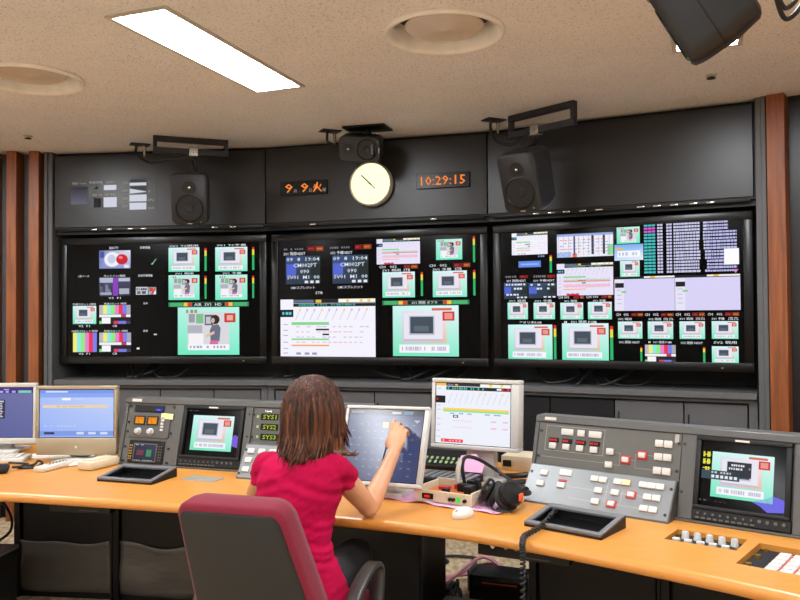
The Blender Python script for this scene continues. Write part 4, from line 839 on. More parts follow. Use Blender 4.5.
def draw_lcd(p, R):
    q = lambda a, b, c, d, col, k=1: p.rect(*lerp2(R, a, b, c, d), col, k)
    p.rect(*R, (238, 240, 250), 0); q(0, .96, .14, 1, (250, 190, 60)); q(.14, .955, .6, 1, (44, 44, 52)); q(.16, .965, .24, .99, (110, 120, 150), 2); q(.26, .965, .3, .99, (240, 190, 70), 2); q(.6, .955, 1, 1, (248, 246, 236)); q(.72, .96, .76, 1, (246, 220, 80), 2); q(.87, .96, .9, 1, (246, 220, 80), 2)
    q(.14, .89, 1, .945, (28, 34, 38)); p.dashes(*lerp2(R, .16, .9, .66, .935), (70, 190, 170), 16, 2); q(.82, .905, .88, .935, (240, 240, 244), 2); q(.88, .89, 1, .945, (120, 20, 26), 2); p.dashes(*lerp2(R, .89, .905, .99, .935), (240, 60, 60), 3, 3)
    q(0, .67, .13, .79, (20, 20, 26)); p.dashes(*lerp2(R, .01, .715, .12, .745), (230, 40, 50), 3, 2)
    x0, y0, x1, y1 = R; w = x1 - x0; h = y1 - y0
    for i in range(11):
        a = .2 + i * .075; p.poly([(x0 + (a - .03) * w, y0 + .66 * h), (x0 + (a - .025) * w, y0 + .66 * h), (x0 + (a + .025) * w, y0 + .84 * h), (x0 + (a + .02) * w, y0 + .84 * h)], (196, 196, 212), 1)
        if i in (5, 6, 9): q(a + .01, .82, a + .035, .85, (246, 224, 110), 2)
    q(.1, .555, .98, .59, (250, 208, 100)); q(.1, .525, .98, .555, (150, 228, 150)); p.dashes(*lerp2(R, .2, .49, .9, .51), (130, 180, 220), 6, 2)
    q(.24, .43, .31, .475, (40, 40, 46), 2); q(.255, .44, .295, .465, (230, 230, 230), 3)
    for yy in (.38, .27): q(.24, yy, .5, yy + .006, (250, 170, 190), 2); q(.75, yy, .82, yy + .02, (240, 180, 200), 2); q(.9, yy, .97, yy + .02, (240, 180, 200), 2)
    q(.08, .02, .38, .075, (236, 60, 70), 2); p.dashes(*lerp2(R, .1, .035, .37, .06), (250, 180, 180), 6, 3)
    for yy in (.9, .62, .55, .4, .3, .2, .1): q(.02, yy, .07, yy + .012, (190, 194, 220), 2)
def stand_round(t, F, hh):
    MB().box(-.05, .05, .03, .07, .02, .12, .01).done('neck', 'steel', t); MB().lathe([(0, 0), (.112, 0), (.116, .006), (.10, .012), (.05, .02), (0, .022)], 40).done('foot', 'white', t)
    MB(F).box(-.006, .006, -.139, -.127, 0, .0015).done('emblem', 'white', t)
screen_unit('monitor', 'silver wide monitor with a pale blue screen left of the left console', (-1.637, 3.98, .93), -.04, .016, .413, .347, (.014, .014, .086, .017), .06, 'silver', draw_blue, stand=stand_round)
def stand_box(t, F, hh):
    MB().box(-.06, .06, .05, .1, .0, .25, .01).done('neck', 'lcdframe', t); MB().box(-.12, .12, -.06, .16, 0, .018, .006).done('foot', 'lcdframe', t)
screen_unit('monitor', 'white monitor with a dark violet screen at the left edge', (-2.19, 4.27, .932), .0, .02, .43, .327, (.016, .016, .032, .022), .05, 'lcdframe', draw_dark, stand=stand_box)
def stand_touch(t, F, hh):
    MB().box(-.07, .07, .06, .12, 0, .2, .01).done('neck', 'lcdframe', t); MB().box(-.12, .10, -.03, .14, 0, .024, .008).done('foot', 'lcdframe', t)
screen_unit('touch_monitor', 'white framed touch monitor leaning back in front of the woman', (-.077, 3.2, .925), -.40, .404, .372, .329, (.014, .02, .016, .014), .045, 'lcdframe', draw_touch, 'picgloss', .014, stand_touch)
def stand_lcd(t, F, hh):
    MB().box(-.055, .075, .05, .10, .015, .3, .006).done('neck', 'lcdframe', t); MB().box(-.10, .13, .0, .16, 0, .018, .006).done('foot', 'lcdframe', t)
screen_unit('monitor', 'white monitor showing a white timetable, right of the touch monitor', (.318, 3.446, 1.014), -.452, .072, .404, .306, (.017, .034, .018, .018), .11, 'lcdframe', draw_lcd, stand=stand_lcd)

# ------------------------------------------------------------------ small things on the desk
def at(nm, label, cat, x, y, rz=0, z=DZ, group=None): return thing(nm, label, cat, (x, y, z), rz, group)
t = at('keyboard', 'pale keyboard below the violet screen at the left edge', 'keyboard', -2.13, 4.02, .12)
MB().box(-.2, .22, -.07, .07, 0, .022, .006).done('case', 'white', t)
mb = MB()
for j in range(5):
    for i in range(14): mb.box(-.19 + i * .0275, -.168 + i * .0275, -.058 + j * .024, -.038 + j * .024, .02, .029, .002, 1)
tag(mb.done('keys', 'lcdframe', t), kind='stuff')
t = at('desk_phone', 'black push-button handset at the left edge of the desk', 'phone', -1.93, 3.73, .35)
MB().box(-.11, .07, -.06, .06, 0, .03, .01).done('body', 'black', t); keys_on(t, Matrix.Translation((0, 0, .03)), [(-.04 + i * .03, -.03 + j * .026) for i in range(3) for j in range(3)], .02, .016, .005, 'cabdark')
tag(MB().tube([(-1.86, 3.78, .735), (-1.80, 3.86, .73), (-1.80, 3.92, .740), (-1.77, 3.90, .73), (-1.78, 3.82, .726), (-1.85, 3.82, .726), (-1.84, 3.90, .728), (-1.95, 3.93, .73)], .006, 6, 6).done('cable', 'cable'), 'black cable coiled on the desk between handset and silver monitor', 'cable')
t = at('remote_control', 'slim pale remote control lying in front of the silver monitor', 'remote control', -1.672, 3.845, 1.25)
MB().box(-.125, .115, -.032, .032, 0, .026, .008).done('body', 'white', t); keys_on(t, Matrix.Translation((0, 0, .026)), [(-.06 + i * .022, -.008 + j * .016) for i in range(6) for j in range(2)], .012, .009, .003, 'steel')
t = at('handset_cradle', 'cream oblong box right of the slim remote control', 'phone', -1.475, 3.845, 1.15)
MB().box(-.09, .10, -.047, .047, 0, .042, .012).done('body', 'beige', t); MB().box(-.07, .08, -.03, .03, .040, .047, .004).done('cover', 'beige', t)
tag(MB(Matrix.Translation((-1.80, 4.12, DZ)) @ Matrix.Rotation(-.15, 4, 'Z')).box(-.15, .2, -.05, .05, 0, .01, .003).box(-.14, .19, -.04, .04, .01, .013, .001, 1).done('note_pad', 'paper'), 'flat pale note pad between the two left monitors', 'note pad')

t = at('interface_box', 'open cream electronics box with a green light beside the touch monitor', 'electronics', .208, 3.122, -.56)
MB().box(-.125, .125, -.095, .095, 0, .008).box(-.125, .125, -.095, -.088, 0, .05, .002, 1).box(-.125, .125, .088, .095, 0, .06, .002, 1).box(-.125, -.118, -.09, .09, 0, .055, .002, 1).box(.118, .125, -.09, .09, 0, .055, .002, 1).done('case', 'beige', t)
MB().box(-.11, .11, -.08, .08, .03, .033).done('circuit_board', 'pcb', t)
mb = MB()
for x, y, w, d, h in ((.03, .02, .04, .03, .03), (.08, -.02, .03, .05, .035), (-.02, -.03, .03, .02, .015), (.06, .05, .05, .02, .04), (.085, .04, .02, .03, .05)): mb.box(x - w / 2, x + w / 2, y - d / 2, y + d / 2, .033, .033 + h, .002, 1)
tag(mb.done('components', 'black', t), kind='stuff'); MB().box(-.07, -.03, .0, .03, .033, .045).box(-.02, .01, .04, .06, .033, .05).done('red_parts', 'keyred', t)
Ff = face(0, (0, -.095, 0))
MB(Ff).box(-.09, -.04, .015, .037, 0, .003, .001, 1).done('display_window', 'blackgloss', t); MB(Ff).box(-.078, -.055, .022, .030, .003, .004).done('red_digits', 'ledred', t)
MB(Ff).box(.062, .078, .015, .036, 0, .004, .001, 1).done('green_light', 'led', t)
for x in (.035, .05, .098): MB(Ff).cyl((x, .025, 0), (x, .025, .01), .007, n=12).done('socket', 'black', t)
tag(MB().tube([(.255, 3.17, .77), (.245, 3.17, .84), (.262, 3.19, .875), (.32, 3.24, .855), (.40, 3.28, .80), (.48, 3.22, .755), (.56, 3.18, .74)], .0075, 8, 8).done('cable', 'cable'), 'black cable arching from the electronics box to the right console', 'cable')
tag(MB().tube([(.225, 3.16, .78), (.228, 3.165, .83), (.24, 3.18, .865)], .010, 8, 6).done('cable', 'cablew'), 'short pale cable standing up from the electronics box', 'cable')
# pink wrapping sheet under the box
V = []; Fc = []; N = 22
for i in range(N + 1):
    for j in range(N + 1):
        u, v = i / N - .5, j / N - .5
        q = Matrix.Translation((.225, 3.2, DZ)) @ Matrix.Rotation(-.56, 4, 'Z') @ Vector((u * .56, v * .40 - .005 + .02 * noise.noise((u * 6, v * 5, 0)), .003 + .012 * max(0, noise.noise((u * 9, v * 9, 3))) + .02 * max(0, abs(u) - .38) * (1 + noise.noise((u * 20, v * 12, 1)))))
        V.append(q)
for i in range(N):
    for j in range(N): a = i * (N + 1) + j; Fc.append((a, a + N + 1, a + N + 2, a + 1))
me = bpy.data.meshes.new('wrapping_sheet'); me.from_pydata(V, [], Fc); o = tag(link('wrapping_sheet', me, 'pinkpaper', None, 80), 'crumpled pink wrapping sheet spread under the electronics box', 'wrapping')
o.modifiers.new('s', 'SOLIDIFY').thickness = .001
t = at('black_case', 'dark grey case with ridged lid behind the electronics box', 'case', .20, 3.365, -.5)
MB().box(-.13, .13, -.09, .08, 0, .048, .008).done('body', 'cabdark', t)
mb = MB()
for i in range(8): mb.box(-.12 + i * .032, -.10 + i * .032, -.075, .065, .046, .052, .002, 1)
mb.done('ridges', 'tray', t)
t = at('pink_packet', 'pink paper packet leaning behind the electronics box under the white monitor', 'packet', .295, 3.385, -.35, .773)
MB(face(.5) @ Matrix.Scale(.6, 4)).rings([[Vector((x * (1 - .25 * k), y, z)) for x, y, z in ((-.085, .0 + k * .02, z_), (.09, .0, z_), (.10, .06, z_), (.03, .14 - k * .01, z_), (-.08, .12, z_), (-.10, .05, z_))] for k, z_ in ((.3, -.02), (0, .0), (.1, .012))]).done('wrap', 'pinkpaper', t)
t = at('button_panel', 'low black panel with pale green keys behind the touch monitor', 'control panel', .19, 3.70, -.4)
PF = face(1.15, (0, 0, .022)); MB(PF).box(-.12, .12, 0, .14, -.02, 0, .003, 1).done('case', 'black', t); keys_on(t, PF, [(-.095 + i * .027, .03 + j * .03) for i in range(8) for j in range(2)], .013, .02, .006, 'greenkey')
MB().box(-.12, .12, .02, .125, 0, .03).done('base', 'cabdark', t)
t = at('mouse', 'white computer mouse in front of the electronics box', 'mouse', .222, 2.862, .95)
mb = MB(); mb.ball((0, 0, .008), 1, (.056, .034, .027), n=20); mb.done('shell', 'white', t); MB().box(-.05, -.02, -.001, .001, .026, .031).done('button_gap', 'steel', t)
for v in t.children[0].data.vertices: v.co.z = max(v.co.z, 0)
t = at('flat_box', 'cream flat box behind the white monitor, left of the right console', 'box', .62, 3.72, -.45)
MB().box(-.13, .12, -.08, .08, 0, .07, .004).done('case', 'beige', t); MB(face(0, (0, -.08, 0))).box(-.12, -.08, .02, .05, 0, .004, .001, 1).done('label', 'black', t)
tag(MB().tube([(.44, 3.50, .735), (.50, 3.45, .745), (.60, 3.46, .75), (.68, 3.45, .74)], .012, 8, 6).tube([(.45, 3.36, .735), (.52, 3.33, .745), (.60, 3.36, .74)], .011, 8, 6).done('cable', 'cable'), 'thick black cables on the desk between white monitor and right console', 'cable')
tag(MB(Matrix.Translation((.47, 3.22, DZ)) @ Matrix.Rotation(-.5, 4, 'Z')).box(-.06, .06, -.05, .05, .0135, .0155).done('paper_slip', 'paper'), 'small pale paper slip left of the right console foot', 'paper')

# headphones
HS = 1.22
t = at('headphones', 'black headphones with an orange mark lying before the right console', 'headphones', .375, 2.975, -.45, DZ + .006)
def cup(x, y, z, rz, lean):
    M = Matrix.Translation((x, y, z)) @ Matrix.Rotation(rz, 4, 'Z') @ Matrix.Rotation(lean, 4, 'Y') @ Matrix.Scale(HS, 4)
    o = MB(M).lathe([(0, 0), (.030, 0), (.038, .006), (.040, .016), (.036, .024), (0, .030)], 32).done('ear_cup', 'blackgloss', t)
    MB(M @ Matrix.Translation((0, 0, -.0))).rings([[Vector(((.032 + .012 * cos(b)) * cos(a), (.032 + .012 * cos(b)) * sin(a), -.012 + .012 * sin(b))) for b in [2 * pi * k / 10 for k in range(10)]] for a in [2 * pi * i / 28 for i in range(28)]], loop=True).done('ear_pad', 'rubber', o)
    return M
M1 = cup(-.042, .0, .052, radians(200), radians(62)); M2 = cup(.036, -.02, .050, radians(-35), radians(60))
MB().tube([(-.06, .01, .055), (-.065, .05, .055), (-.03, .11, .045), (.03, .12, .04), (.085, .08, .045), (.075, .0, .055)], .010, 10, 8).done('headband', 'black', t)
MB().tube([(-.055, .07, .058), (-.02, .112, .052), (.03, .118, .046), (.07, .09, .05)], .015, 10, 6).done('band_pad', 'rubber', t)
MB().box(.078, .09, -.035, -.005, .035, .062, .003).done('orange_mark', 'orange', t)
MB().tube([(-.03, -.03, .03), (-.025, -.07, .02), (.01, -.09, .008), (.06, -.08, .006), (.05, -.05, .006), (.0, -.06, .006)], .0035, 6, 8).done('lead', 'cable', t)
# coiled cord hanging over the front of the desk
pts = [(.545, 2.80, .755), (.47, 2.66, .738), (.40, 2.565, .733), (.385, 2.525, .725), (.382, 2.508, .70), (.384, 2.515, .62), (.386, 2.54, .50), (.392, 2.58, .47)]
P_ = spline([Vector(p) for p in pts], 30); coil = []
for i, p in enumerate(P_):
    d = (P_[min(i + 1, len(P_) - 1)] - P_[max(i - 1, 0)]).normalized(); a = d.cross(Vector((.3, .8, .5))).normalized(); b = d.cross(a); w = i * 2 * pi / 5
    coil.append(p + .0065 * (cos(w) * a + sin(w) * b))
tag(MB().tube(coil, .0048, 6).done('coiled_cord', 'cable'), 'black coiled cord running over the front edge of the desk', 'cable')

# ------------------------------------------------------------------ on the floor
t = at('floor_device', 'black tape device on the carpet behind the desk opening', 'device', .50, 4.02, -.35, 0)
MB().box(-.15, .15, -.07, .12, .0, .14, .012).done('case', 'blackgloss', t); MB(face(0, (0, -.07, 0))).box(-.12, .12, .09, .12, 0, .004, .001, 1).done('slot', 'cabdark', t)
MB(face(0, (0, -.07, 0))).box(-.08, .10, .102, .107, .004, .005).done('slot_light', 'orange', t)
for x in (-.158, .144): MB().box(x, x + .014, -.06, .1, .05, .155, .004).done('handle', 'cab', t)
mb = MB()
for k in range(3): mb.tube([(.05 + .03 * k, 4.25 - .05 * k, .012), (.25, 4.33 - .06 * k, .02 + .01 * k), (.42, 4.30 - .03 * k, .05 + .05 * k), (.52, 4.2, .12)], .010, 8, 8)
tag(mb.done('cable_bundle', 'cablep'), 'dull pink cables on the carpet beside the black floor device', 'cable')
mb = MB(); rr = random.Random(3)
for k in range(7): mb.tube([(.16 + rr.uniform(-.06, .1), 4.08 + rr.uniform(-.06, .1), .012), (.22 + rr.uniform(-.06, .1), 4.12 + rr.uniform(-.1, .1), .03), (.28 + rr.uniform(-.03, .03), 4.05 + rr.uniform(-.1, .1), .02), (.29, 4.12 + rr.uniform(-.1, .1), .06)], .010, 6, 6)
tag(mb.done('cable_bundle', 'cable'), 'heap of black cables on the floor left of the black floor device', 'cable')
tag(MB().tube([(.0, 4.75, .012), (.18, 4.70, .02), (.27, 4.62, .012), (.19, 4.56, .012), (.13, 4.66, .012), (.3, 4.72, .014), (.45, 4.68, .012)], .008, 6, 8).done('cable', 'cable'), 'thin black cable looping on the carpet seen under the desk', 'cable')
t = at('grey_crate', 'low grey crate on the floor under the desk opening', 'crate', .31, 3.60, -.4, 0)
MB().box(-.15, .15, -.11, .11, 0, .11, .01).done('body', 'tray', t); MB().box(-.155, .155, -.115, .115, .10, .12, .006).done('lid', 'tray', t)
t = at('black_cabinet', 'black floor cabinet at the bottom left corner', 'cabinet', -2.13, 3.68, -.12, 0)
MB().box(-.24, .24, -.2, .2, 0, .33, .006).done('body', 'cabdark', t); MB().box(-.245, .245, -.205, .205, .33, .35, .004).done('top', 'tray', t)
tag(MB().tube([(-2.35, 4.85, .5), (-2.2, 4.75, .25), (-2.1, 4.6, .08), (-2.05, 4.4, .012)], .007, 6, 6).tube([(-2.45, 4.6, .5), (-2.25, 4.5, .38), (-2.2, 4.45, .25), (-2.35, 4.4, .15)], .008, 6, 6).done('cable', 'cable'), 'black cables hanging behind the desk at the left edge', 'cable')
# ------------------------------------------------------------------ office chair
ch = thing('office_chair', 'office chair with dark red cushion and black back shell behind the woman', 'chair', (-.375, 2.70, 0), -.30)
CI = (Matrix.Translation(ch.location) @ Matrix.Rotation(-.30, 4, 'Z')).inverted()
BK = CI @ Matrix.Translation((-.437, 2.47, .393)) @ Matrix.Rotation(-.30, 4, 'Z') @ face(-.25) @ Matrix.Translation((0, .25, 0))
def bend(rs, k=.35):
    for r in rs:
        for v in r: v.z -= k * v.x * v.x * -1 if 0 else 0
        for v in r: v.x = v.x * (1.0 + .24 * (-v.y) / .5) - .012 - .15 * v.y
    return rs
MB(BK).rings(bend([rim(.165, .225, .05, -.105), rim(.19, .243, .05, -.095), rim(.2, .252, .045, -.06), rim(.203, .254, .04, -.012), rim(.198, .25, .036, .002), rim(.188, .24, .03, .006)])).done('back_cushion', 'chairred', ch, 60)
MB(BK @ Matrix.Translation((-.002, -.010, 0))).rings(bend([rim(.187, .243, .03, -.002), rim(.187, .243, .03, .009), rim(.180, .237, .028, .013)])).done('back_shell', 'chairblack', ch, 50)
MB(Matrix.Translation((0, .02, .435))).rings([rim(.2, .19, .06, -.04), rim(.235, .225, .07, -.03), rim(.24, .23, .07, .01), rim(.22, .21, .06, .03), rim(.15, .14, .05, .036)]).done('seat', 'chairred', ch, 60)
MB(Matrix.Translation((0, .02, .385))).rings([rim(.19, .18, .05, -.02), rim(.225, .215, .06, .015)]).done('seat_pan', 'chairblack', ch)
MB().tube([(0, -.10, .37), (0, -.2, .37), BK @ Vector((0, -.26, -.02)), BK @ Vector((0, -.1, -.0))], .022, 10, 5).done('back_bracket', 'chairblack', ch)
for sx in (-1, 1):
    P_ = spline([Vector((sx * .262, y, z)) for y, z in ((-.19, .43), (-.16, .50), (-.09, .553), (.0, .588), (.08, .598), (.135, .575), (.14, .51), (.11, .43), (.04, .385))], 6)
    rs = []
    for i, p in enumerate(P_):
        d = (P_[min(i + 1, len(P_) - 1)] - P_[max(i - 1, 0)]).normalized(); up = Vector((1, 0, 0)).cross(d)
        rs.append([p + Vector((1, 0, 0)) * a + up * b for a, b in ((-.024, -.006), (-.018, -.012), (.018, -.012), (.024, -.006), (.024, .006), (.018, .012), (-.018, .012), (-.024, .006))])
    MB().rings(rs).done('armrest', 'arm', ch, 50)
    MB().box(min(sx * .15, sx * .262), max(sx * .15, sx * .262), .0, .05, .372, .392, .004).done('arm_bracket', 'chairblack', ch)
MB().cyl((0, 0, .10), (0, 0, .37), .025, n=20).cyl((0, 0, .08), (0, 0, .2), .035, n=20).done('column', 'chairblack', ch)
for i in range(5):
    a = 2 * pi * i / 5 + .3; M = Matrix.Rotation(a, 4, 'Z')
    l = MB(M).rings([[Vector((x, y, z)) for y, z in ((-w, zt - h), (w, zt - h), (w * .7, zt), (-w * .7, zt))] for x, w, zt, h in ((.02, .03, .13, .05), (.29, .02, .09, .025))]).done('base_leg', 'chairblack', ch)
    MB(M).cyl((.28, -.018, .028), (.28, .018, .028), .028, n=16).cyl((.28, 0, .03), (.28, 0, .075), .008, n=8).done('caster', 'rubber', l)

# ------------------------------------------------------------------ seated woman
PO = Vector((-.37, 2.70, 0)); pw = thing('person', 'woman in crimson short-sleeved shirt seen from behind, touching the screen with a stylus', 'person', PO)
T0 = Matrix.Translation(-PO); TD = Vector((.955, -.296, 0)); ND = Vector((.296, .955, 0)); UZ = Vector((0, 0, 1))
def ell(c, a, b, A=TD, B=ND, n=28, p=2.25):
    out = []
    for i in range(n):
        th = 2 * pi * i / n; cx, sx = cos(th), sin(th)
        out.append(Vector(c) + A * a * math.copysign(abs(cx) ** (2 / p), cx) + B * b * math.copysign(abs(sx) ** (2 / p), sx))
    return out
def limb(mb, chain, k=5, n=14):
    P = [Vector(c[:3]) for c in chain]; mb.tube(P, [c[3] for c in chain], n, k); mb.ball(P[0], chain[0][3], n=12); mb.ball(P[-1], chain[-1][3], n=12)
def fused(mb, name, m, vox, smooth_it, parent, disp=None, sub=0):
    me = bpy.data.meshes.new(name); mb.bm.to_mesh(me); mb.bm.free(); o = bpy.data.objects.new(name, me); COL.objects.link(o)
    r = o.modifiers.new('r', 'REMESH'); r.mode = 'VOXEL'; r.voxel_size = vox
    s_ = o.modifiers.new('s', 'SMOOTH'); s_.iterations = smooth_it; s_.factor = .5
    me2 = bpy.data.meshes.new_from_object(o.evaluated_get(bpy.context.evaluated_depsgraph_get())); me2.name = name
    bpy.data.objects.remove(o); bpy.data.meshes.remove(me); me2.materials.clear()
    if disp:
        me2.calc_loop_triangles() if hasattr(me2, 'calc_loop_triangles') else None
        ns = [v.normal.copy() for v in me2.vertices]
        for v, nn in zip(me2.vertices, ns): v.co += nn * disp(v.co + PO, nn)
    return link(name, me2, m, parent, 180)
TR = [(.47, -.372, 2.70, .172, .122), (.55, -.372, 2.70, .166, .115), (.63, -.374, 2.705, .142, .10), (.70, -.371, 2.71, .127, .092), (.77, -.362, 2.72, .134, .096), (.84, -.352, 2.728, .148, .102), (.90, -.345, 2.736, .152, .098), (.935, -.342, 2.742, .142, .088), (.962, -.338, 2.75, .115, .072), (.985, -.332, 2.758, .075, .056)]
def torso(mb, d): mb.rings([ell((x, y, z), a + d, b + d) for z, x, y, a, b in TR])
SR, SL = Vector((-.226, 2.712, .924)), Vector((-.470, 2.782, .920))
ER, EL = Vector((-.117, 2.855, .757)), Vector((-.545, 2.96, .775))
WR, WL = Vector((-.0275, 3.045, .919)), Vector((-.42, 3.20, .752))
body = MB(T0)
torso(body, -.012)
NK = Vector((-.322, 2.775, 1.0)); HC = Vector((-.312, 2.805, 1.115))
body.rings([ell((-.334, 2.757, .95), .075, .06), ell((-.328, 2.766, .985), .056, .054), ell((-.320, 2.778, 1.02), .05, .052), ell((-.315, 2.79, 1.06), .05, .056)])
hd = []
for z, a, b, dy in ((-.118, .028, .03, .05), (-.108, .042, .052, .035), (-.085, .058, .078, .014), (-.05, .066, .09, .004), (-.01, .071, .095, 0), (.03, .073, .095, -.002), (.06, .068, .088, -.004), (.085, .054, .07, -.005), (.102, .032, .042, -.005), (.108, .012, .015, -.005)):
    hd.append(ell(HC + ND * dy + UZ * z, a, b))
body.rings(hd)
# face: nose, brow, lips, chin, ears
body.rings([ell(HC + ND * (.09 + e) + UZ * z, a, .014) for z, a, e in ((.01, .008, -.002), (-.015, .010, .006), (-.035, .015, .014), (-.045, .012, .004))])
body.ball(HC + ND * .088 + UZ * -.064, .018, (1.1, .6, .5)); body.ball(HC + ND * .08 + UZ * -.098, .022, (1, .8, .8))
for s_ in (-1, 1): body.ball(HC + TD * s_ * .073 + UZ * -.012 - ND * .005, .02, (.5, .9, 1.5))
limb(body, [(*(SR + Vector((-.03, .01, -.005))), .036), (*SR, .041), (*(SR.lerp(ER, .5)), .041), (*(SR.lerp(ER, .88)), .036), (*ER, .034), (*(ER.lerp(WR, .25)), .037), (*(ER.lerp(WR, .6)), .030), (*WR, .0235)], 4, 16)
limb(body, [(*(SL + Vector((.03, -.01, -.005))), .036), (*SL, .041), (*(SL.lerp(EL, .5)), .041), (*EL, .034), (*(EL.lerp(WL, .3)), .036), (*(EL.lerp(WL, .7)), .028), (*WL, .0235)], 4, 16)
def hand(mb, w0, h, wd, bends, thumb, side=1):
    h = h.normalized(); wd = (wd - h * wd.dot(h)).normalized(); b = wd.cross(h).normalized() * side; K = w0 + h * .085
    rs = []
    for u, a, t_ in ((-.01, .021, .019), (.015, .026, .017), (.045, .036, .0155), (.07, .040, .0145), (.088, .037, .012)): rs.append(ell(w0 + h * u, a, t_, wd, b, 18, 2.6))
    mb.rings(rs)
    for (o_, le, r), bd in zip(((-.029, (.041, .025, .021), .0088), (-.010, (.046, .029, .022), .0090), (.010, (.042, .027, .021), .0086), (.028, (.033, .020, .018), .0076)), bends):
        p = K + wd * o_ - h * (.004 + abs(o_) * .12); a = 0; ch_ = [(*(p - h * .02), r * 1.1), (*p, r * 1.08)]
        for l_, bb, k in zip(le, bd, (.98, .9, .78)):
            a += radians(bb); d = h * cos(a) - b * sin(a); p = p + d * l_; ch_.append((*p, r * k))
        limb(mb, ch_, 4, 10)
    limb(mb, [(*(w0 + h * .025 - wd * .018), .014)] + [(*(w0 + h * x + wd * y - b * z), r) for x, y, z, r in thumb], 4, 10)
    return K, h, wd, b
hand(body, WR, Vector((.017, .060, .075)), Vector((.95, -.30, 0)), [(-6, 26, 16), (8, 34, 24), (16, 44, 30), (22, 50, 34)], ((.052, -.040, .016, .012), (.085, -.040, .034, .0098), (.108, -.026, .052, .0080)))
hand(body, WL, Vector((.10, .08, .006)), Vector((.6, -.75, 0)), [(8, 14, 10)] * 4, ((.045, -.044, .004, .012), (.072, -.055, .006, .010), (.094, -.056, .008, .008)))
HR, HL = Vector((-.285, 2.68, .51)), Vector((-.455, 2.73, .51)); KR, KL = Vector((-.165, 3.06, .525)), Vector((-.42, 3.14, .525)); AR, AL = Vector((-.13, 3.12, .11)), Vector((-.40, 3.20, .11))
for H_, K_, A_ in ((HR, KR, AR), (HL, KL, AL)):
    limb(body, [(*H_, .075), (*(H_.lerp(K_, .5)), .066), (*K_, .052), (*(K_.lerp(A_, .3)), .050), (*(K_.lerp(A_, .7)), .038), (*A_, .030)], 4, 16)
    limb(body, [(*A_, .03), (*(A_ + Vector((.01, -.03, -.06))), .028), (*(A_ + Vector((.04, .11, -.085))), .022), (*(A_ + Vector((.05, .15, -.09))), .017)], 3, 12)
bo = fused(body, 'body', 'skin', .0042, 3, pw)
for s_ in (-1, 1):
    e = MB(T0).ball(HC + TD * s_ * .030 + ND * .077 + UZ * .0, .012).done('eye', 'eye', pw, 60)
    MB(T0).ball(HC + TD * s_ * .030 + ND * .0862 + UZ * .0, .0050, (1, 1, 1)).done('iris', 'iris', e, 60)
    MB(T0).tube([HC + TD * s_ * a + ND * b_ + UZ * z for a, b_, z in ((.014, .092, .022), (.03, .092, .027), (.046, .078, .022))], .003, 6, 4).done('eyebrow', 'iris', pw)
MB(T0).tube([HC + TD * a + ND * b_ + UZ * z for a, b_, z in ((-.022, .088, -.066), (0, .1, -.064), (.022, .088, -.066))], [.003, .006, .003], 8, 4).done('lips', 'lip', pw)
# shirt
sh = MB(T0)
STR = [(.490, -.366, 2.70, .192, .150), (.55, -.370, 2.70, .177, .130)] + TR[2:]
rs = []
for z, x, y, a, b in STR:
    rs.append(ell((x, y, z), a + .005, b + .006))
rs[-1] = ell((-.334, 2.757, .972), .098, .07); sh.rings(rs)
for S_, E_, sgn in ((SR, ER, 1), (SL, EL, -1)):
    c0 = S_ - TD * sgn * .06 + UZ * .006; c2 = S_.lerp(E_, .30)
    sh.tube([c0, S_ + UZ * .002, S_.lerp(E_, .16), c2], [.050, .051, .0505, .053], 18, 4)
def wrinkle(p, n):
    u = (p - Vector((-.36, 2.7, 0))).dot(TD); z = p.z
    f = .0035 * noise.noise((u * 9, z * 26 + u * 10, 2.0)) + .0022 * noise.noise((u * 22, z * 50 - u * 30, 5))
    k = math.exp(-((z - .67) / .09) ** 2)
    f += k * .0055 * noise.noise((u * 7, z * 60 + u * 22, 8))
    g = max(0, 1 - abs(z - .86) / .07); f += g * .003 * sin((z + .4 * abs(u)) * 130)
    return f * 1.35
so = fused(sh, 'shirt', 'shirt', .0055, 3, pw, wrinkle)
MB(T0).tube([Vector((-.334, 2.757, .972)) + TD * (.083 * cos(a)) + ND * (.062 * sin(a)) + UZ * (-.012 * sin(a)) for a in [2 * pi * i / 24 for i in range(25)]], .006, 8).done('collar', 'shirt', pw, 60)
# trousers and shoes
jn = MB(T0)
jn.rings([ell((-.372, 2.70, .56), .150, .105), ell((-.372, 2.70, .53), .178, .128), ell((-.371, 2.705, .475), .178, .132), ell((-.37, 2.71, .452), .15, .11)])
for H_, K_, A_ in ((HR, KR, AR), (HL, KL, AL)):
    limb(jn, [(*(H_ + UZ * -.0), .083), (*(H_.lerp(K_, .5)), .078), (*K_, .063), (*(K_.lerp(A_, .3)), .062), (*(K_.lerp(A_, .7)), .052), (*A_, .048)], 4, 18)
tr = fused(jn, 'trousers', 'jeans', .0065, 3, pw, lambda p, n: .004 * noise.noise((p.x * 20, p.y * 20, p.z * 24)))
tr.data.name = 'trousers'
for A_ in (AR, AL):
    s_ = MB(T0); M = Matrix.Translation(A_ + Vector((.025, .055, -.11))) @ Matrix.Rotation(-.3, 4, 'Z')
    s_.rings([[M @ Vector((v.x, v.y, 0)) + UZ * zz for v in rim(w, l, .035, 0, 5)] for w, l, zz in ((.042, .125, .0), (.045, .128, .02), (.04, .12, .05), (.03, .07, .08))]); s_.done('shoe', 'black', pw, 50)
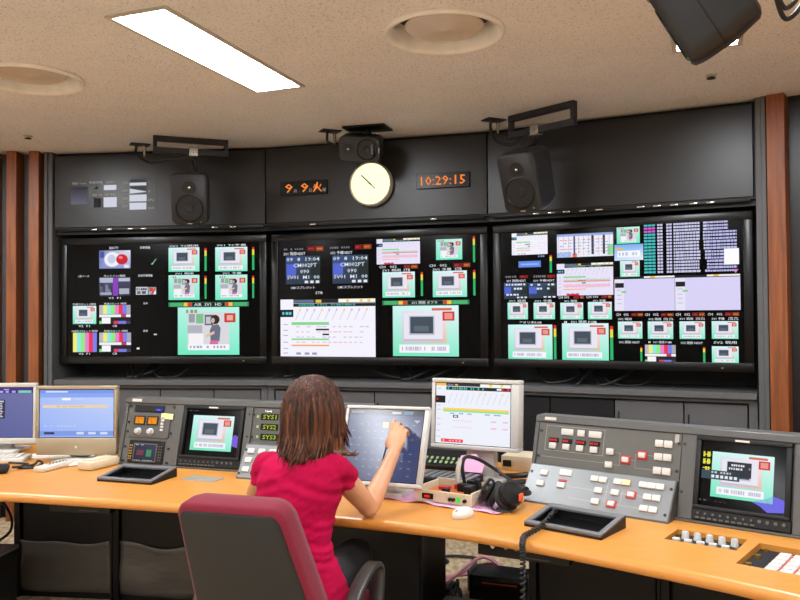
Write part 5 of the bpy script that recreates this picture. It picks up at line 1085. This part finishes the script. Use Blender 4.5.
# hair
def A_(z): return pi * (.995 if z > 1.165 else .70 + .05 * (z - 1.0) / .165)
HP = [(1.230, .006, .008), (1.226, .038, .042), (1.212, .061, .070), (1.19, .080, .090), (1.155, .096, .105), (1.115, .106, .112), (1.07, .108, .112), (1.03, .107, .110), (1.0, .102, .116), (.975, .097, .134), (.955, .092, .150), (.93, .084, .160)]
def hr(z):
    for (z1, a1, b1), (z0, a0, b0) in zip(HP, HP[1:]):
        if z >= z0: k = (z1 - z) / (z1 - z0); return a1 + (a0 - a1) * k, b1 + (b0 - b1) * k
    return HP[-1][1], HP[-1][2]
def hpos(ph, z, d=0):      # ph = 0 at the back of the head
    a, b = hr(z); w = 1 + .022 * sin(ph * 13 + z * 6) + .016 * sin(ph * 29 - z * 11)
    c = HC + ND * (-.004 - .02 * max(0, 1.07 - z) * 2)
    return Vector((c.x, c.y, z)) + TD * sin(ph) * (a * w + d) - ND * cos(ph) * (b * w + d)
V = []; Fc = []; NP_, NZ_ = 72, 30
for j in range(NZ_ + 1):
    for i in range(NP_ + 1):
        u = i / NP_ * 2 - 1; f = j / NZ_; zb = .955 + .038 * abs(u) ** 1.5 + .008 * sin(u * 31)
        z = 1.230 - (1.230 - zb) * (f ** 1.35 if f < 1 else 1); V.append(T0 @ hpos(u * A_(z), z, -.006))
for j in range(NZ_):
    for i in range(NP_): a = j * (NP_ + 1) + i; Fc.append((a, a + 1, a + NP_ + 2, a + NP_ + 1))
me = bpy.data.meshes.new('hair'); me.from_pydata(V, [], Fc); ho = link('hair', me, 'hair', pw, 180)
so_ = ho.modifiers.new('s', 'SOLIDIFY'); so_.thickness = .012; so_.offset = -1
rr = random.Random(11)
for nm, m, cnt, sd in (('dark_strands', 'hair', 230, 1), ('light_strands', 'hairb', 120, 2)):
    mb = MB(T0)
    for i in range(cnt):
        ph = rr.uniform(-1, 1) * pi * .72; z1 = 1.226 - abs(rr.gauss(0, .03)); z1 = max(1.10, z1)
        zb = .958 + rr.uniform(-.028, .03) + .030 * (1 - cos(ph)); dph = rr.uniform(-.16, .16); flick = rr.uniform(-.022, .02) + .012 * max(0, abs(ph) - .9); pts = []; r = rr.uniform(.0028, .0058)
        for k in range(9):
            f = k / 8; z = z1 + (zb - z1) * f; q = hpos(ph + dph * f + .03 * sin(f * 6 + i), max(z, .931), .0015 + flick * max(0, f - .72) / .28 - .007 * max(0, 1 - f * 6))
            q.z = z; pts.append(q)
        mb.tube(pts, [r * .6, r, r, r * .9, r * .2], 5)
    tag(mb.done(nm, m, ho, 180), kind='stuff')
mb = MB(T0)
for k in range(9):
    ph = 1.15 + .05 * k; o_ = .004 * k
    q = [hpos(ph, 1.08, -.012), hpos(ph, 1.02, .003), hpos(ph + .05, .985, .010 + o_ * .3), hpos(ph + .1, .966, .026 + o_), hpos(ph + .15, .958, .040 + o_)]
    q[3].z = .975 - .002 * k; q[4].z = .968 + .004 * (k % 4); mb.tube(q, [.006, .006, .005, .001], 6, 3)
mb.done('flicked_lock', 'hairb', ho, 180)
tag(MB().tube([(-.022, 3.195, 1.012), (-.05, 3.12, .955), (-.072, 3.06, .885)], [.0015, .0036, .0036, .003], 8, 4).done('stylus', 'black'), 'thin dark stylus held in the right hand of the woman', 'stylus')
